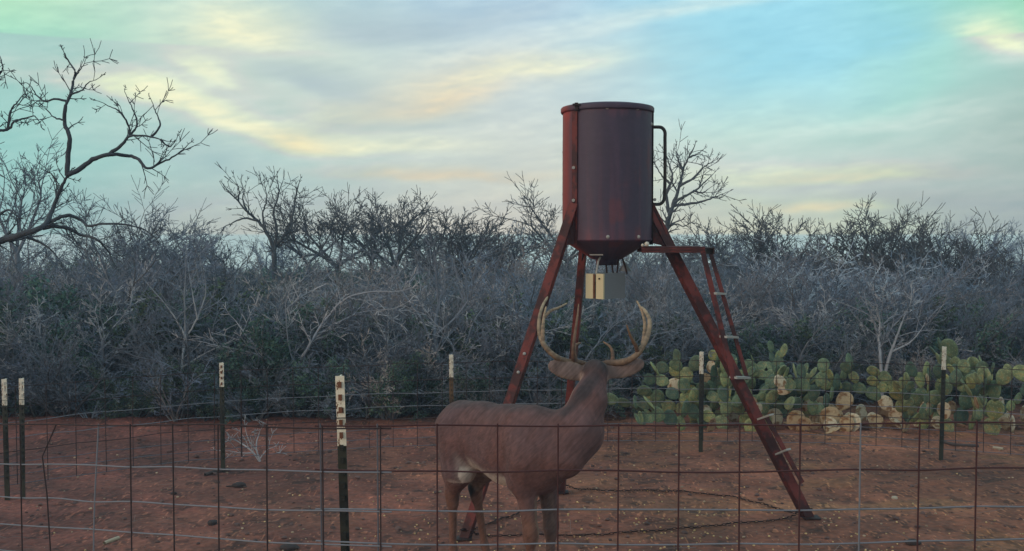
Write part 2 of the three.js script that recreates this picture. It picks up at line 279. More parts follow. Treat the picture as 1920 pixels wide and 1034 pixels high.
// the mass of brush nobody could count, behind the shrubs of the front row
{
  const mass = new THREE.Group(); mass.name = 'brush_thicket'; mass.userData = { kind: 'stuff', label: 'dense grey leafless thicket filling the background behind the pen' };
  const rng = rngOf(77), slots = protos.map(() => []), leafSlots = leafy.map(() => []), m4 = new THREE.Matrix4(), qn = new THREE.Quaternion(), Y = V(0, 1, 0);
  const put = (arr, x, z, s, sy) => { qn.setFromAxisAngle(Y, rng() * 6.283); arr.push(new THREE.Matrix4().compose(V(x, 0, z), qn, V(s, s * sy, s))); };
  for (let d = 11.9; d < 46; d += 0.55 + (d - 11) * 0.055) {
    const half = d * 0.56 + 1.5, stepX = 0.62 + (d - 11) * 0.03;
    for (let x = -half; x < half; x += stepX) {
      const X = x + (rng() - 0.5) * stepX, D = d + (rng() - 0.5) * 0.6, px = 960 + X / D * F;
      let want = 512 - 22 * Math.exp(-(((px - 200) / 220) ** 2)) - 26 * Math.exp(-(((px - 1560) / 330) ** 2)) + 76 * fbm(px * 0.014, D * 0.2, 3, 3) - 34 + 25 * step(1780, 1900, px);   // how high the mass reaches
      let h = EYE + (HORIZON - want) * D / F; h *= 0.72 + 0.40 * rng();
      h = clamp(h, 0.62, 2.2);
      put(slots[Math.floor(rng() * slots.length)], X, -D, h / 1.55 * (0.95 + 0.2 * rng()), 1);
      if (D > 19 && rng() < 0.085) { const f = fbm(px * 0.011 + 3, 2, 9, 3), edge = step(300, 420, px) * 0.4 + step(1960, 1800, px) * 0.6; h = EYE + (HORIZON - (432 - 70 * (f - 0.35) * edge)) * D / F; put(slots[Math.floor(rng() * slots.length)], X, -D, 1.25 + 0.3 * rng(), h / 1.55 / 1.4); }
      if (D < 30 && rng() < (D < 15 ? 0.9 : 0.6)) put(leafSlots[Math.floor(rng() * leafSlots.length)], X + 0.3, -D - 0.35, (0.7 + 0.35 * rng()) * (px < 700 ? 1.05 : 0.92), 0.9);
    }
  }
  for (let px = -80; px < 2000; px += 34) { const D = 10.9 + rng() * 1.1 + (px > 1150 ? 0.5 : 0), q = fbm(px * 0.01, 4, 4, 3) + (px < 480 ? 0.25 : 0); if (q > 0.42) put(leafSlots[px % 2 ? 1 : 0], (px - 960 + (rng() - 0.5) * 40) / F * D, -D, (0.55 + 0.55 * rng()) * (px < 420 ? 1.15 : 0.95), 0.95); }
  for (let px = -90; px < 2010; px += 11) { const D = 10.15 + rng() * 0.75 + (px > 1180 ? 0.85 : 0), k = (0.22 + 0.30 * rng()) * (0.7 + 0.6 * fbm(px * 0.02, 1, 2, 3)); put(rng() < 0.55 ? slots[Math.floor(rng() * slots.length)] : leafSlots[px % 2 ? 1 : 0], (px - 960) / F * D, -D, k * 1.1, 1); }
  const inst = (name, geo, arr) => { const im = new THREE.InstancedMesh(geo, M.bark, arr.length); arr.forEach((m, i) => { im.setMatrixAt(i, m); const k = 0.68 + 0.62 * rng(), hue = rng() - 0.5; im.setColorAt(i, new THREE.Color().setRGB(k * (1 + 0.34 * hue), k * (1 + 0.06 * (rng() - 0.5)), k * (1 - 0.26 * hue))); }); im.name = name; im.userData.kind = 'stuff'; im.castShadow = im.receiveShadow = true; mass.add(im); };
  protos.forEach((p, i) => { inst('stems', p.stems, slots[i]); inst('twigs', p.twigs, slots[i]); });
  leafy.forEach((p, i) => { inst('leaves', p.leaves, leafSlots[i]); inst('stems', p.stems, leafSlots[i]); });
  scene.add(mass);
}

// front row of the thicket, one thing per shrub
{
  const rng = rngOf(55);
  for (let i = 0; i < 34; i++) {
    const px = -60 + i * 61 + (rng() - 0.5) * 40, d = 10.7 + rng() * 0.9 + (px > 1180 ? 0.7 : 0), pr = protos[i % protos.length], p = W3(px, 700, d); p.y = groundH(p.x, p.z);
    const t = thing('brush_shrub', 'leafless many stemmed grey shrub along the front edge of the thicket', 'shrub', p, 'shrubs along the front edge of the thicket');
    part('stems', pr.stems, M.bark, t); part('twigs', pr.twigs, M.bark, t);
    const top = EYE - (540 + 45 * (rng() - 0.5) - HORIZON) * d / F; t.rotation.y = rng() * 6.283; const s = top / 1.55; t.scale.set(s * 1.05, s, s * 1.05);
  }
}
// shrubs with a look of their own, limbs traced and twigs grown from them
function tracedShrub(name, label, category, d, base, limbs, c0, c1, r0, seed, o = {}) {
  const rng = rngOf(seed), list = [], b = W3(base[0], base[1], d); b.y = Math.min(b.y, 0.02);
  const t = thing(name, label, category, b), P = bag(), opt = { crook: 0.55, trop: 0.03, kids: [4, 3, 0], ratio: 0.5, spread: 0.8, seg: 0.1, minR: d * 0.0003, levels: 2, bare: 0.2, ...o };
  for (const [k, ...pl] of limbs) {
    const pts = pl.map(([x, y, dz = 0], i) => W3(x, y, d + dz + (i > 1 ? (rng() - 0.5) * 0.25 : 0)).sub(b)), cv = new THREE.CatmullRomCurve3(pts, false, 'centripetal'), n = pts.length * 4, pp = cv.getPoints(n);
    for (let i = 1; i < n; i++) { pp[i].x += (rng() - 0.5) * r0 * 0.3; pp[i].y += (rng() - 0.5) * r0 * 0.3; }
    const rs = pp.map((_, i) => Math.max(opt.minR, r0 * k * (1 - 0.8 * i / n)));
    taper(P, pp, rs, r0 * k > 0.03 ? 8 : 5, c0, [0, 1, 2].map(q => mix(c0[q], c1[q], 0.5)), 0.2);
    const L = cv.getLength(), kids = Math.round(L * (opt.dense ?? 5));
    for (let s = 0; s < kids; s++) { const i = Math.floor((0.25 + 0.74 * rng()) * n), tan = pp[Math.min(n, i + 1)].clone().sub(pp[Math.max(0, i - 1)]).normalize(), ax = V(rng() - 0.5, rng() - 0.5, rng() - 0.5).cross(tan).normalize();
      grow(list, pp[i], tan.applyAxisAngle(ax, 0.5 + 0.7 * rng()), (opt.twig ?? 0.5) * (0.4 + 0.9 * rng()), Math.max(opt.minR, rs[i] * 0.45), 1, rng, opt); }
    grow(list, pp[n], pp[n].clone().sub(pp[n - 2]), (opt.twig ?? 0.5) * (opt.tipLen ?? 0.7), rs[n], 1, rng, opt);
  }
  part('limbs', bagGeo(P), M.bark, t); const tw = branchGeo(list, () => true, c0, c1, 2); if (tw) part('twigs', tw, M.bark, t);
  return t;
}
tracedShrub('bleached_shrub', 'pale bleached shrub arching over to the right behind the cream post', 'shrub', 10.35, [560, 800], [
  [1, [560, 800], [556, 700], [585, 640], [610, 600], [650, 560], [700, 547], [738, 548]], [0.7, [585, 640], [625, 610], [680, 586], [735, 580]], [0.6, [690, 550], [700, 575], [720, 590]],
  [0.7, [558, 780], [520, 690], [470, 640], [440, 600]], [0.5, [590, 640], [620, 625], [628, 600]], [0.55, [556, 700], [540, 640], [535, 570]], [0.55, [535, 700], [480, 665], [415, 650], [370, 640]]], BK.grey, [0.46, 0.43, 0.44], 0.024, 901, { twig: 0.3, dense: 6 });
tracedShrub('pale_sapling', 'thin pale upright sapling rising left of the white topped middle post', 'sapling', 10.5, [338, 770], [
  [1, [338, 770], [340, 690], [347, 630], [345, 560], [348, 500]], [0.7, [347, 630], [320, 585], [270, 525]], [0.7, [345, 640], [368, 600], [385, 550], [380, 500]], [0.5, [370, 600], [362, 560], [355, 520]], [0.6, [340, 690], [400, 655], [440, 640]]], [0.36, 0.35, 0.36], BK.violet, 0.018, 902, { twig: 0.35 });
tracedShrub('fan_shrub', 'dark trunked shrub with branches fanning to the right, left of the feeder leg', 'shrub', 10.7, [822, 790], [
  [1.5, [826, 790], [828, 740], [822, 680], [815, 620], [822, 560], [815, 480]], [0.7, [822, 680], [790, 600], [750, 540], [720, 480]], [0.7, [826, 720], [870, 660], [920, 620], [955, 585]], [0.7, [826, 740], [875, 690], [905, 650]],
  [0.8, [815, 630], [850, 600], [880, 560], [895, 500]], [0.6, [870, 660], [890, 600], [925, 560]], [0.6, [828, 730], [780, 690], [730, 640], [690, 620]]], BK.grey, BK.violet, 0.025, 903, { twig: 0.45, dense: 8 });
tracedShrub('forked_sapling', 'pale forked sapling rising above the prickly pears at right', 'sapling', 10.9, [1655, 790], [
  [1, [1655, 790], [1652, 680], [1648, 640], [1638, 600], [1630, 580]], [0.9, [1655, 720], [1672, 660], [1690, 610], [1700, 585]], [0.6, [1648, 640], [1650, 600], [1640, 560]], [0.6, [1672, 660], [1710, 640], [1740, 600]]], BK.pale, BK.violet, 0.024, 904, { twig: 0.35 });
tracedShrub('bleached_stalk', 'short bleached dead stalk in the dark gap right of the arching shrub', 'shrub', 10.6, [706, 790], [
  [1, [706, 790], [712, 720], [725, 660], [728, 620]], [0.7, [716, 700], [735, 670], [745, 640]]], BK.pale, BK.pale, 0.019, 905, { twig: 0.24, dense: 14 });

// ── the dark mesquite whose limbs reach in from the left; its trunk stands left of the frame
{
  const t = tracedShrub('mesquite_tree', 'large dark bare mesquite with crooked limbs reaching in from the left edge', 'tree', 10.0, [-190, 800], [
    [2.1, [-190, 800], [-186, 700], [-170, 600], [-120, 520], [-60, 475], [0, 452], [45, 438], [80, 425], [98, 392], [116, 348], [126, 328]],
    [1.0, [126, 328], [145, 319], [172, 300], [205, 290], [240, 292], [260, 300], [275, 316], [300, 306], [325, 294], [348, 276]],
    [0.75, [200, 291], [225, 275], [243, 256], [283, 257], [312, 265]], [0.45, [243, 256], [240, 235], [226, 212], [206, 200], [185, 190]], [0.45, [243, 256], [256, 232], [246, 200], [233, 172]], [0.45, [283, 257], [300, 235], [292, 212], [284, 190]], [0.4, [300, 262], [318, 275], [330, 262]],
    [0.95, [126, 330], [127, 290], [130, 255], [120, 232], [122, 200], [131, 178], [137, 150], [140, 135], [129, 116], [120, 100]], [0.4, [131, 178], [152, 170], [165, 155], [182, 148]], [0.4, [122, 226], [105, 222], [95, 215], [85, 203]], [0.45, [127, 190], [100, 186], [82, 190], [68, 178], [55, 160], [45, 155]], [0.35, [137, 150], [150, 130], [158, 118]],
    [0.9, [80, 428], [98, 424], [125, 428], [150, 440], [182, 450], [203, 474], [212, 492]], [0.8, [85, 424], [106, 410], [130, 404], [150, 412], [165, 424], [190, 420], [240, 422], [270, 431], [292, 447]], [0.6, [50, 445], [75, 455], [96, 470], [112, 490]],
    [0.8, [-120, 520], [-110, 420], [-80, 330], [-40, 265], [0, 245], [16, 242], [26, 228], [46, 222], [64, 218], [72, 227]], [0.5, [14, 243], [20, 206], [34, 190], [52, 165]], [0.8, [-110, 420], [-60, 300], [-30, 200], [-8, 150], [4, 128], [0, 108]], [0.7, [-60, 475], [-30, 430], [10, 395], [28, 402], [40, 415]]],
    [0.045, 0.050, 0.060], [0.055, 0.060, 0.070], 0.028, 910, { tipLen: 0.3, twig: 0.25, dense: 5.2, crook: 0.5, minR: 0.0034, trop: 0.05, kids: [4, 4, 0] });
  t.children[0].name = 'limbs';
}
// ── trees above the thicket
skyTree('bare_tree', 'slim pale bare tree standing behind the dark mesquite limbs at far left', 38, 215, 15, 301, { forks: 3, trunk: 0.45, open: 0.45, r0: 0.05 }, BK.grey, BK.twig);
skyTree('bare_tree', 'fine twigged bare tree right of the dark mesquite, its crown under the long limb', 215, 315, 17, 302, { forks: 5, trunk: 0.3, open: 0.75, r0: 0.045 }, BK.grey, BK.twig);
skyTree('bare_tree', 'twiggy rounded bare tree at the right end of the mesquite limbs', 345, 378, 17, 303, { forks: 5, trunk: 0.3, open: 0.6, r0: 0.05, kids: [6, 6, 5, 0] }, BK.dark, BK.violet);
tracedShrub('bare_tree', 'small dark bare tree with a forked crown standing alone against the left sky', 'tree', 22, [516, 600], [
  [1, [516, 600], [515, 520], [514, 480], [514, 465], [528, 448], [542, 425], [549, 400], [553, 375], [559, 348]], [0.75, [514, 466], [497, 432], [480, 412], [462, 396], [446, 378], [424, 354]], [0.45, [482, 414], [456, 410], [432, 420], [414, 428]],
  [0.6, [514, 470], [519, 432], [512, 398], [522, 366], [520, 340]], [0.45, [497, 432], [492, 402], [500, 372], [496, 348]], [0.4, [462, 396], [455, 372], [460, 350]], [0.4, [542, 425], [560, 405], [568, 380]], [0.4, [446, 378], [448, 358], [442, 340]]], [0.058, 0.060, 0.064], [0.075, 0.078, 0.086], 0.062, 940, { twig: 0.42, dense: 5.6, tipLen: 0.4, seg: 0.12, trop: 0.06, crook: 0.4, minR: 0.006 });
skyTree('bare_tree', 'broad bare tree with a leaning fork, right of the lone forked tree', 645, 352, 22, 305, { forks: 4, trunk: 0.42, open: 1.0, r0: 0.075, kids: [6, 6, 4, 0] });
skyTree('bare_tree', 'bare tree with a spreading crown midway between forked tree and feeder', 742, 362, 23, 306, { forks: 4, trunk: 0.42, open: 0.85, r0: 0.07, kids: [6, 6, 4, 0] });
skyTree('bare_tree', 'bare upright branched tree nearest the left side of the feeder drum', 862, 388, 22, 307, { forks: 5, trunk: 0.4, open: 0.55, r0: 0.06, kids: [6, 5, 4, 0] });
skyTree('bare_tree', 'low bare tree just left of the feeder leg', 945, 420, 24, 308, { forks: 5, trunk: 0.4, open: 0.65, r0: 0.05 });
skyTree('bare_tree', 'bare tree half hidden behind the feeder drum, its boughs showing left of it', 1062, 330, 25, 309, { forks: 4, trunk: 0.38, open: 0.9, r0: 0.07 });
tracedShrub('bare_tree', 'tall upright bare tree with a rounded crown right of the feeder drum', 'tree', 26, [1242, 577], [
  [1, [1242, 577], [1244, 500], [1248, 440], [1255, 405], [1262, 384], [1274, 350], [1281, 320], [1291, 296], [1300, 280]], [0.55, [1262, 385], [1290, 383], [1318, 378], [1340, 370], [1356, 364]], [0.55, [1264, 380], [1280, 370], [1302, 358], [1320, 344], [1336, 328]],
  [0.6, [1256, 402], [1250, 365], [1261, 332], [1254, 304], [1246, 284]], [0.35, [1249, 432], [1266, 420], [1282, 425], [1293, 419]], [0.35, [1251, 420], [1240, 411], [1228, 406]], [0.5, [1274, 350], [1298, 335], [1322, 312], [1338, 302]], [0.45, [1281, 320], [1272, 300], [1268, 280]],
  [0.4, [1300, 358], [1318, 362], [1332, 352]], [0.45, [1258, 345], [1242, 330], [1230, 312]], [0.4, [1291, 296], [1306, 290], [1318, 282]]], [0.060, 0.058, 0.060], [0.078, 0.076, 0.080], 0.078, 941, { twig: 0.46, dense: 5.6, tipLen: 0.4, seg: 0.13, trop: 0.05, crook: 0.4, minR: 0.007 });
skyTree('bare_tree', 'small thin bare tree behind the top of the ladder', 1328, 408, 24, 311, { forks: 3, trunk: 0.45, open: 0.6, r0: 0.04 });
skyTree('bare_tree', 'bare tree with long boughs sweeping right, right of the ladder', 1405, 375, 22, 312, { forks: 4, trunk: 0.36, open: 0.95, r0: 0.07, lean: 0.12, kids: [6, 6, 4, 0] });
skyTree('bare_tree', 'low twiggy bare tree below the orange cloud at right', 1515, 415, 22, 313, { forks: 5, trunk: 0.36, open: 0.6, r0: 0.05 });
skyTree('bare_tree', 'tallest upright bare tree at right, above the forked sapling', 1612, 366, 19, 314, { forks: 6, trunk: 0.34, open: 0.5, r0: 0.06, kids: [7, 5, 4, 0] });
skyTree('bare_tree', 'bare tree with rod like upright branches above the right hand post', 1745, 398, 19, 315, { forks: 6, trunk: 0.34, open: 0.6, r0: 0.055, kids: [7, 5, 4, 0] });
skyTree('bare_tree', 'low bare tree with bent boughs at the right edge', 1885, 450, 18, 316, { forks: 5, trunk: 0.34, open: 0.9, r0: 0.05 });

skyTree('bare_tree', 'airy bare tree just right of the lone forked tree', 578, 356, 25, 321, { forks: 4, trunk: 0.4, open: 0.8, r0: 0.06 });
skyTree('bare_tree', 'bare tree with interlaced twigs between the leaning fork and the spreading crown', 694, 358, 26, 322, { forks: 4, trunk: 0.4, open: 0.8, r0: 0.06 });
skyTree('bare_tree', 'bare tree with steep boughs left of the upright branched tree', 806, 380, 25, 323, { forks: 5, trunk: 0.4, open: 0.6, r0: 0.055 });
skyTree('bare_tree', 'bare tree with rising boughs just left of the orange cloud', 1452, 392, 24, 324, { forks: 5, trunk: 0.4, open: 0.6, r0: 0.055 });
skyTree('bare_tree', 'bare bushy tree between the tallest right hand tree and the rod like one', 1678, 398, 21, 325, { forks: 5, trunk: 0.36, open: 0.55, r0: 0.05 });
skyTree('bare_tree', 'bare tree sloping down toward the right edge', 1815, 420, 19, 326, { forks: 5, trunk: 0.36, open: 0.65, r0: 0.05 });

// ───────────────────────── prickly pears ─────────────────────────
const padTex = makeTex(256, (u, v) => { const a = fbm(u * 6, v * 6, 41, 4, 6), i = u * 14, r = Math.floor(v * 9), j = v * 9, fx = (i + (r % 2) * 0.5) % 1 - 0.5, fy = j % 1 - 0.5, dot = 1 - step(0.08, 0.22, Math.hypot(fx, fy)), scar = step(0.60, 0.72, fbm(u * 9, v * 9, 46, 4, 9)); const k = 0.60 + 0.65 * a; return [205 * k + 75 * dot + 40 * scar, 215 * k + 55 * dot + 5 * scar, 190 * k + 60 * dot - 10 * scar]; });
const dryTex = makeTex(256, (u, v) => { const a = fbm(u * 7, v * 7, 43, 5, 7), b = fbm(u * 22, v * 22, 44, 3, 22), k = step(0.48, 0.72, a) * 0.85; return [mix(240, 165, k) - b * 40, mix(228, 125, k) - b * 45, mix(205, 90, k) - b * 45]; });
const padMats = [[0.25, 0.285, 0.180], [0.165, 0.22, 0.155], [0.32, 0.34, 0.215], [0.115, 0.160, 0.125], [0.38, 0.38, 0.20]].map(c => std(...c, { map: padTex, roughness: 0.75 }));
const dryMats = [[0.62, 0.50, 0.37], [0.80, 0.76, 0.68], [0.45, 0.33, 0.23]].map(c => std(...c, { map: dryTex, roughness: 0.95 }));
const padGeos = [0, 1, 2].map(k => {
  const g = new THREE.SphereGeometry(1, 14, 9), p = g.attributes.position, rng = rngOf(400 + k), wob = rng() * 6;
  for (let i = 0; i < p.count; i++) { let x = p.getX(i), y = p.getY(i), z = p.getZ(i); const w = (0.78 + 0.20 * y) * (1 + 0.05 * Math.sin(3 * Math.atan2(y, x) + wob)); p.setXYZ(i, x * w, y, z * 0.17 + 0.05 * Math.sin(y * 1.7 + wob)); }
  g.translate(0, 0.93, 0); g.computeVertexNormals(); return g;               // base of the pad at the origin, length 2
});
function prickly(label, px0, px1, d0, d1, stems, maxH, seed, dryness) {
  const rng = rngOf(seed), c = W3((px0 + px1) / 2, 700, (d0 + d1) / 2); c.y = 0;
  const t = thing('prickly_pear', label, 'cactus', c);
  const addPad = (base, dir, yaw, s, level) => {
    const y = dir.clone().normalize(), z = V(Math.sin(yaw), 0, Math.cos(yaw)); z.addScaledVector(y, -z.dot(y)).normalize(); const x = y.clone().cross(z);
    const dry = rng() < dryness * (level === 0 ? 1.6 : level === 1 ? 0.8 : 0.12);
    const m = part(dry ? 'dry_pad' : 'pad', padGeos[Math.floor(rng() * 3)], dry ? dryMats[Math.floor(rng() * 3)] : padMats[Math.floor(rng() * padMats.length)], t);
    m.matrix.makeBasis(x, y, z).setPosition(base); m.matrix.decompose(m.position, m.quaternion, m.scale); m.scale.set(s, s, s);
    const tip = base.clone().addScaledVector(y, s * 1.86);
    if (tip.y < maxH - 0.10 && level < 6 && !(dry && rng() < 0.5)) {
      const kids = rng() < 0.45 ? 2 : 1;
      for (let k = 0; k < kids; k++) { const a = (kids === 2 ? (k ? 0.65 : -0.65) : (rng() - 0.5) * 0.8) + (rng() - 0.5) * 0.4, at = base.clone().addScaledVector(y, s * (0.93 + 0.86 * Math.cos(a))).addScaledVector(x, s * 0.80 * Math.sin(a)); const nd = y.clone().multiplyScalar(Math.cos(a)).addScaledVector(x, Math.sin(a)); nd.y = Math.max(nd.y, 0.25); nd.addScaledVector(z, (rng() - 0.5) * 0.5); addPad(at, nd, yaw + (rng() - 0.5) * 1.5, s * (0.86 + 0.22 * rng()), level + 1); }
    }
  };
  for (let s = 0; s < stems; s++) {
    const d = mix(d0, d1, (s * 0.618) % 1), px = mix(px0, px1, (s + 0.2 + 0.6 * rng()) / stems), b = W3(px, 700, d); b.y = -0.02; b.sub(c);
    addPad(b, V((rng() - 0.5) * 0.9, 1, (rng() - 0.5) * 0.6), (rng() - 0.5) * 1.9, 0.078 + 0.024 * rng(), 0);
  }
}
prickly('sparse olive prickly pear at the left end of the cactus row, right of the deer', 1268, 1325, 9.6, 10.2, 3, 0.46, 501, 0.1);
prickly('green prickly pear behind the white topped post right of the deer', 1322, 1400, 9.5, 10.2, 5, 0.68, 502, 0.14);
prickly('tall green prickly pear seen through the lower part of the ladder', 1400, 1490, 9.5, 10.4, 5, 0.78, 503, 0.4);
prickly('prickly pear with pale dried pads at its foot, right of the ladder', 1490, 1590, 9.5, 10.3, 6, 0.66, 504, 0.6);
prickly('dark green prickly pear in the middle of the row, in front of the forked sapling', 1590, 1690, 9.6, 10.4, 5, 0.68, 505, 0.5);
prickly('prickly pear with a bare pale pad, left of the right hand post', 1690, 1770, 9.5, 10.4, 5, 0.62, 506, 0.4);
prickly('bright green prickly pear just right of the right hand post', 1770, 1850, 9.5, 10.2, 4, 0.72, 507, 0.2);
prickly('prickly pear cut by the right edge of the picture', 1850, 1960, 9.4, 10.2, 5, 0.64, 508, 0.2);
{
  const rng = rngOf(520);
  // big bleached pads leaning upright at the foot of the plants
  for (const [px, py, s, tilt, lean] of [[1458, 800, 0.105, -0.15, 0.2], [1487, 808, 0.11, 0.05, -0.25], [1522, 776, 0.10, -0.1, 0.5], [1524, 803, 0.095, -0.2, -0.4], [1562, 806, 0.125, -0.15, 0.15], [1550, 810, 0.08, -0.3, -0.5], [1606, 796, 0.09, -0.1, 0.9], [1640, 803, 0.085, -0.4, -0.3], [1764, 792, 0.105, -0.1, 0.1], [1775, 806, 0.09, -0.5, 0.7], [1868, 800, 0.11, -0.1, -0.6], [1897, 806, 0.085, -0.5, 0.4]]) {
    const p = onG(px, Math.max(py, 790), -0.01), t = thing('fallen_pad', 'pale dried cactus pad leaning upright at the foot of the prickly pears', 'cactus pad', p, 'dried pads leaning along the foot of the cactus row'); p.z += 0.02;
    if (py < 790) t.position.y += 0.12;
    const m = part('pad', padGeos[Math.floor(rng() * 3)], dryMats[Math.floor(rng() * 2.3)], t); m.scale.set(s, s * 0.95, s * 0.5); m.rotation.set(tilt, (rng() - 0.5) * 0.9, lean, 'YXZ');
  }
  const spots = [[1492, 800], [1516, 806], [1530, 812], [1548, 808], [1548, 818], [1470, 806], [1575, 800], [1600, 806], [1632, 804], [1664, 802], [1690, 806], [1718, 803], [1745, 800], [1782, 806], [1808, 808], [1500, 790], [1560, 792], [1900, 800], [1885, 790]];
  for (const [px, py] of spots) {
    const p = onG(px, py, 0.02), t = thing('fallen_pad', 'pale dried cactus pad fallen on the soil in front of the prickly pears', 'cactus pad', p, 'dried pads lying along the foot of the cactus row');
    const s = 0.06 + 0.04 * rng(), m = part('pad', padGeos[Math.floor(rng() * 3)], dryMats[Math.floor(rng() * 2.2)], t); m.scale.set(s, s, s * 0.6);
    m.rotation.set(-1.15 + (rng() - 0.5) * 0.8, 0, (rng() - 0.5) * 2.4, 'YXZ'); t.rotation.y = rng() * 6.28;
  }
}

// ───────────────────────── fences ─────────────────────────
function panel(label, posts, lv, group, opt) {
  // posts: [{p: base point, v: height offset, mat, bend}] one per upright; lv: heights of the lines
  const t = thing('wire_panel', label, 'fence panel', V(posts[0].p.x, 0, posts[0].p.z), group);
  const o = t.position;
  lv.forEach((h, k) => {
    const pts = posts.map((s, i) => V(s.p.x - o.x, h + s.v + (opt.wave ?? 0.004) * (hash3(i, k, opt.seed) - 0.5) * 2, s.p.z - o.z));
    if (opt.overA) pts.unshift(pts[0].clone().addScaledVector(pts[1].clone().sub(pts[0]), -opt.overA)); if (opt.overB) { const n = pts.length; pts.push(pts[n - 1].clone().addScaledVector(pts[n - 1].clone().sub(pts[n - 2]), opt.overB)); }
    part('horizontal_wire', tubeThrough(pts, opt.r, 6, posts.length * 3), opt.hMat(k), t);
  });
  posts.forEach((s, i) => {
    const x = s.p.x - o.x, z = s.p.z - o.z + opt.r * 1.7, j = (hash3(i, 5, opt.seed) - 0.5) * (opt.wob ?? 0.006);
    const top = V(x + (s.lean ?? 0), lv[0] + s.v + 0.006, z), bot = V(x + j, Math.max(0.01, lv[lv.length - 1] + s.v - 0.005), z);
    const pts = s.bend ? [top, ...s.bend.map(([dx, f]) => V(x + dx, mix(top.y, bot.y, f), z)), bot] : [top, V(x + j * 0.6 + (s.lean ?? 0) * 0.2, mix(top.y, bot.y, 0.35), z), bot];
    part('vertical_wire', tubeThrough(pts, opt.r, 6, 8), s.mat ?? opt.vMat(i), t);
  });
  return t;
}
// the near panels: uprights every 0.203 m, walking away from the middle
{
  const stations = {}; const D0 = 3.38, S = 0.2032, psiAt = px => px < 900 ? Math.PI / 180 * (px < 520 ? mix(30, 21, clamp(px / 520)) : mix(21, 0, (px - 520) / 380)) : px > 1480 ? Math.PI / 180 * mix(0, 9, clamp((px - 1480) / 400)) : 0;
  let p = V((1047 - 960) / F * D0, 0, -D0); stations[0] = p.clone();
  for (let i = 1; i <= 9; i++) { const px = 960 + p.x / -p.z * F, a = psiAt(px); p = V(p.x + S * Math.cos(a), 0, p.z - S * Math.sin(a)); stations[i] = p.clone(); }
  p = stations[0].clone();
  for (let i = -1; i >= -12; i--) { const px = 960 + p.x / -p.z * F, a = psiAt(px); p = V(p.x - S * Math.cos(a), 0, p.z - S * Math.sin(a)); stations[i] = p.clone(); }
  const drop = (px, d) => W3(px, 798 - 5 * step(1450, 1900, px) - 4 * step(700, 300, px), d).y - 1.237;
  const at = i => { const q = stations[i].clone(), px = 960 + q.x / -q.z * F; return { p: q, v: drop(px, -q.z) }; };
  const levels = [1.237, 1.081, 0.948, 0.834, 0.726, 0.62, 0.515, 0.41, 0.305, 0.2, 0.1, 0.02];
  const right = [], left = [];
  for (let i = -4; i <= 9; i++) { const s = at(i); s.mat = i === 5 ? M.galvWire : i === -3 || i === -4 ? M.dullWire : M.rustWire; right.push(s); }
  for (let i = -12; i <= -3; i++) { const s = at(i); s.p.z += 0.012; s.p.x += i === -3 ? 0.012 : i === -4 ? 0.009 : 0; if (i === -9) { s.mat = M.galvWire; s.lean = 0.03; } else if (i === -10) { s.mat = M.darkWire; s.bend = [[-0.045, 0.09], [-0.035, 0.2], [-0.02, 0.5]]; s.lean = 0.01; } else s.mat = M.darkWire; left.push(s); }
  const lifted = levels.map(h => h - 0.006);
  panel('rusty wire panel in the foreground, from the cream post to the right edge', right, levels, 'near fence panels', { r: 0.0030, seed: 3, overA: 0.1, hMat: k => k < 2 ? M.rustWire : M.galvWire, vMat: () => M.rustWire });
  panel('wire panel in the foreground, from the left edge to the cream post', left, lifted, 'near fence panels', { r: 0.0028, seed: 4, overB: 0.18, hMat: k => k === 0 ? M.darkWire : M.galvWire, vMat: () => M.darkWire, wave: 0.005 });
}
// the far side of the pen
{
  const ring = new THREE.CatmullRomCurve3([[-5.6, 4.6], [-4.5, 6.1], [-3.5, 7.12], [-2.28, 7.95], [-0.5, 8.46], [1.615, 8.62], [3.53, 8.28], [5.1, 7.4], [6.2, 6.0]].map(([x, d]) => V(x, 0, -d)));
  const L = ring.getLength(), n = Math.floor(L / 0.2032), all = []; for (let i = 0; i <= n; i++) { const q = ring.getPointAt(i / n); q.y = 0; q.z -= 0.03; all.push({ p: q, v: 0 }); }
  const lv = [0.79, 0.65, 0.545, 0.43, 0.335, 0.25, 0.17, 0.10];
  const names = ['wire panel on the left side of the pen, behind the two left posts', 'far wire panel crossing behind the deer', 'far wire panel in front of the prickly pears'], third = Math.ceil(n / 3);
  names.forEach((l, k) => panel(l, all.slice(k * third, Math.min(n + 1, (k + 1) * third + 1)), lv, 'far fence panels', { r: 0.0029, seed: 20 + k, hMat: j => j === 2 || j === 3 ? M.galvWire : j > 4 ? M.dullWire : M.darkWire, vMat: () => M.darkWire, wave: 0.006, wob: 0.015 }));
}
// steel T posts
function tPost(label, base, h, topLen, bodyMat, topMat, lean, group, studMat, w = 0.036, notch = true) {
  const t = thing('fence_post', label, 'fence post', base, group), zF = V(0, 0, 1);
  const seg = (y0, y1) => merge([beam(V(0, y0, 0), V(0, y1, 0), w, 0.005, zF, 0, 0), beam(V(0, y0, 0), V(0, y1, 0), 0.005, 0.032, zF, 0, -0.0185)]);
  part('post_body', seg(-0.15, h - topLen), bodyMat, t);
  const top = part('painted_top', seg(h - topLen + 0.0005, h), topMat, t);
  for (let y = h - 0.03, i = 0; y > 0.12; y -= 0.0445, i++) {
    const g = new THREE.BoxGeometry(0.012, 0.02, 0.008); g.translate(0, y, 0.0062); const onTop = y > h - topLen;
    part('stud', g, onTop ? studMat : bodyMat, onTop ? top : t);
  }
  if (notch) { const g = tubeThrough([V(-w * 0.62, h - 0.148, 0.002), V(-w * 0.3, h - 0.146, 0.013), V(w * 0.3, h - 0.146, 0.013), V(w * 0.62, h - 0.148, 0.002), V(w * 0.3, h - 0.148, -0.012)], 0.0018, 5, 16); part('wire_clip', g, M.darkWire, t); }
  t.rotation.z = lean; return t;
}
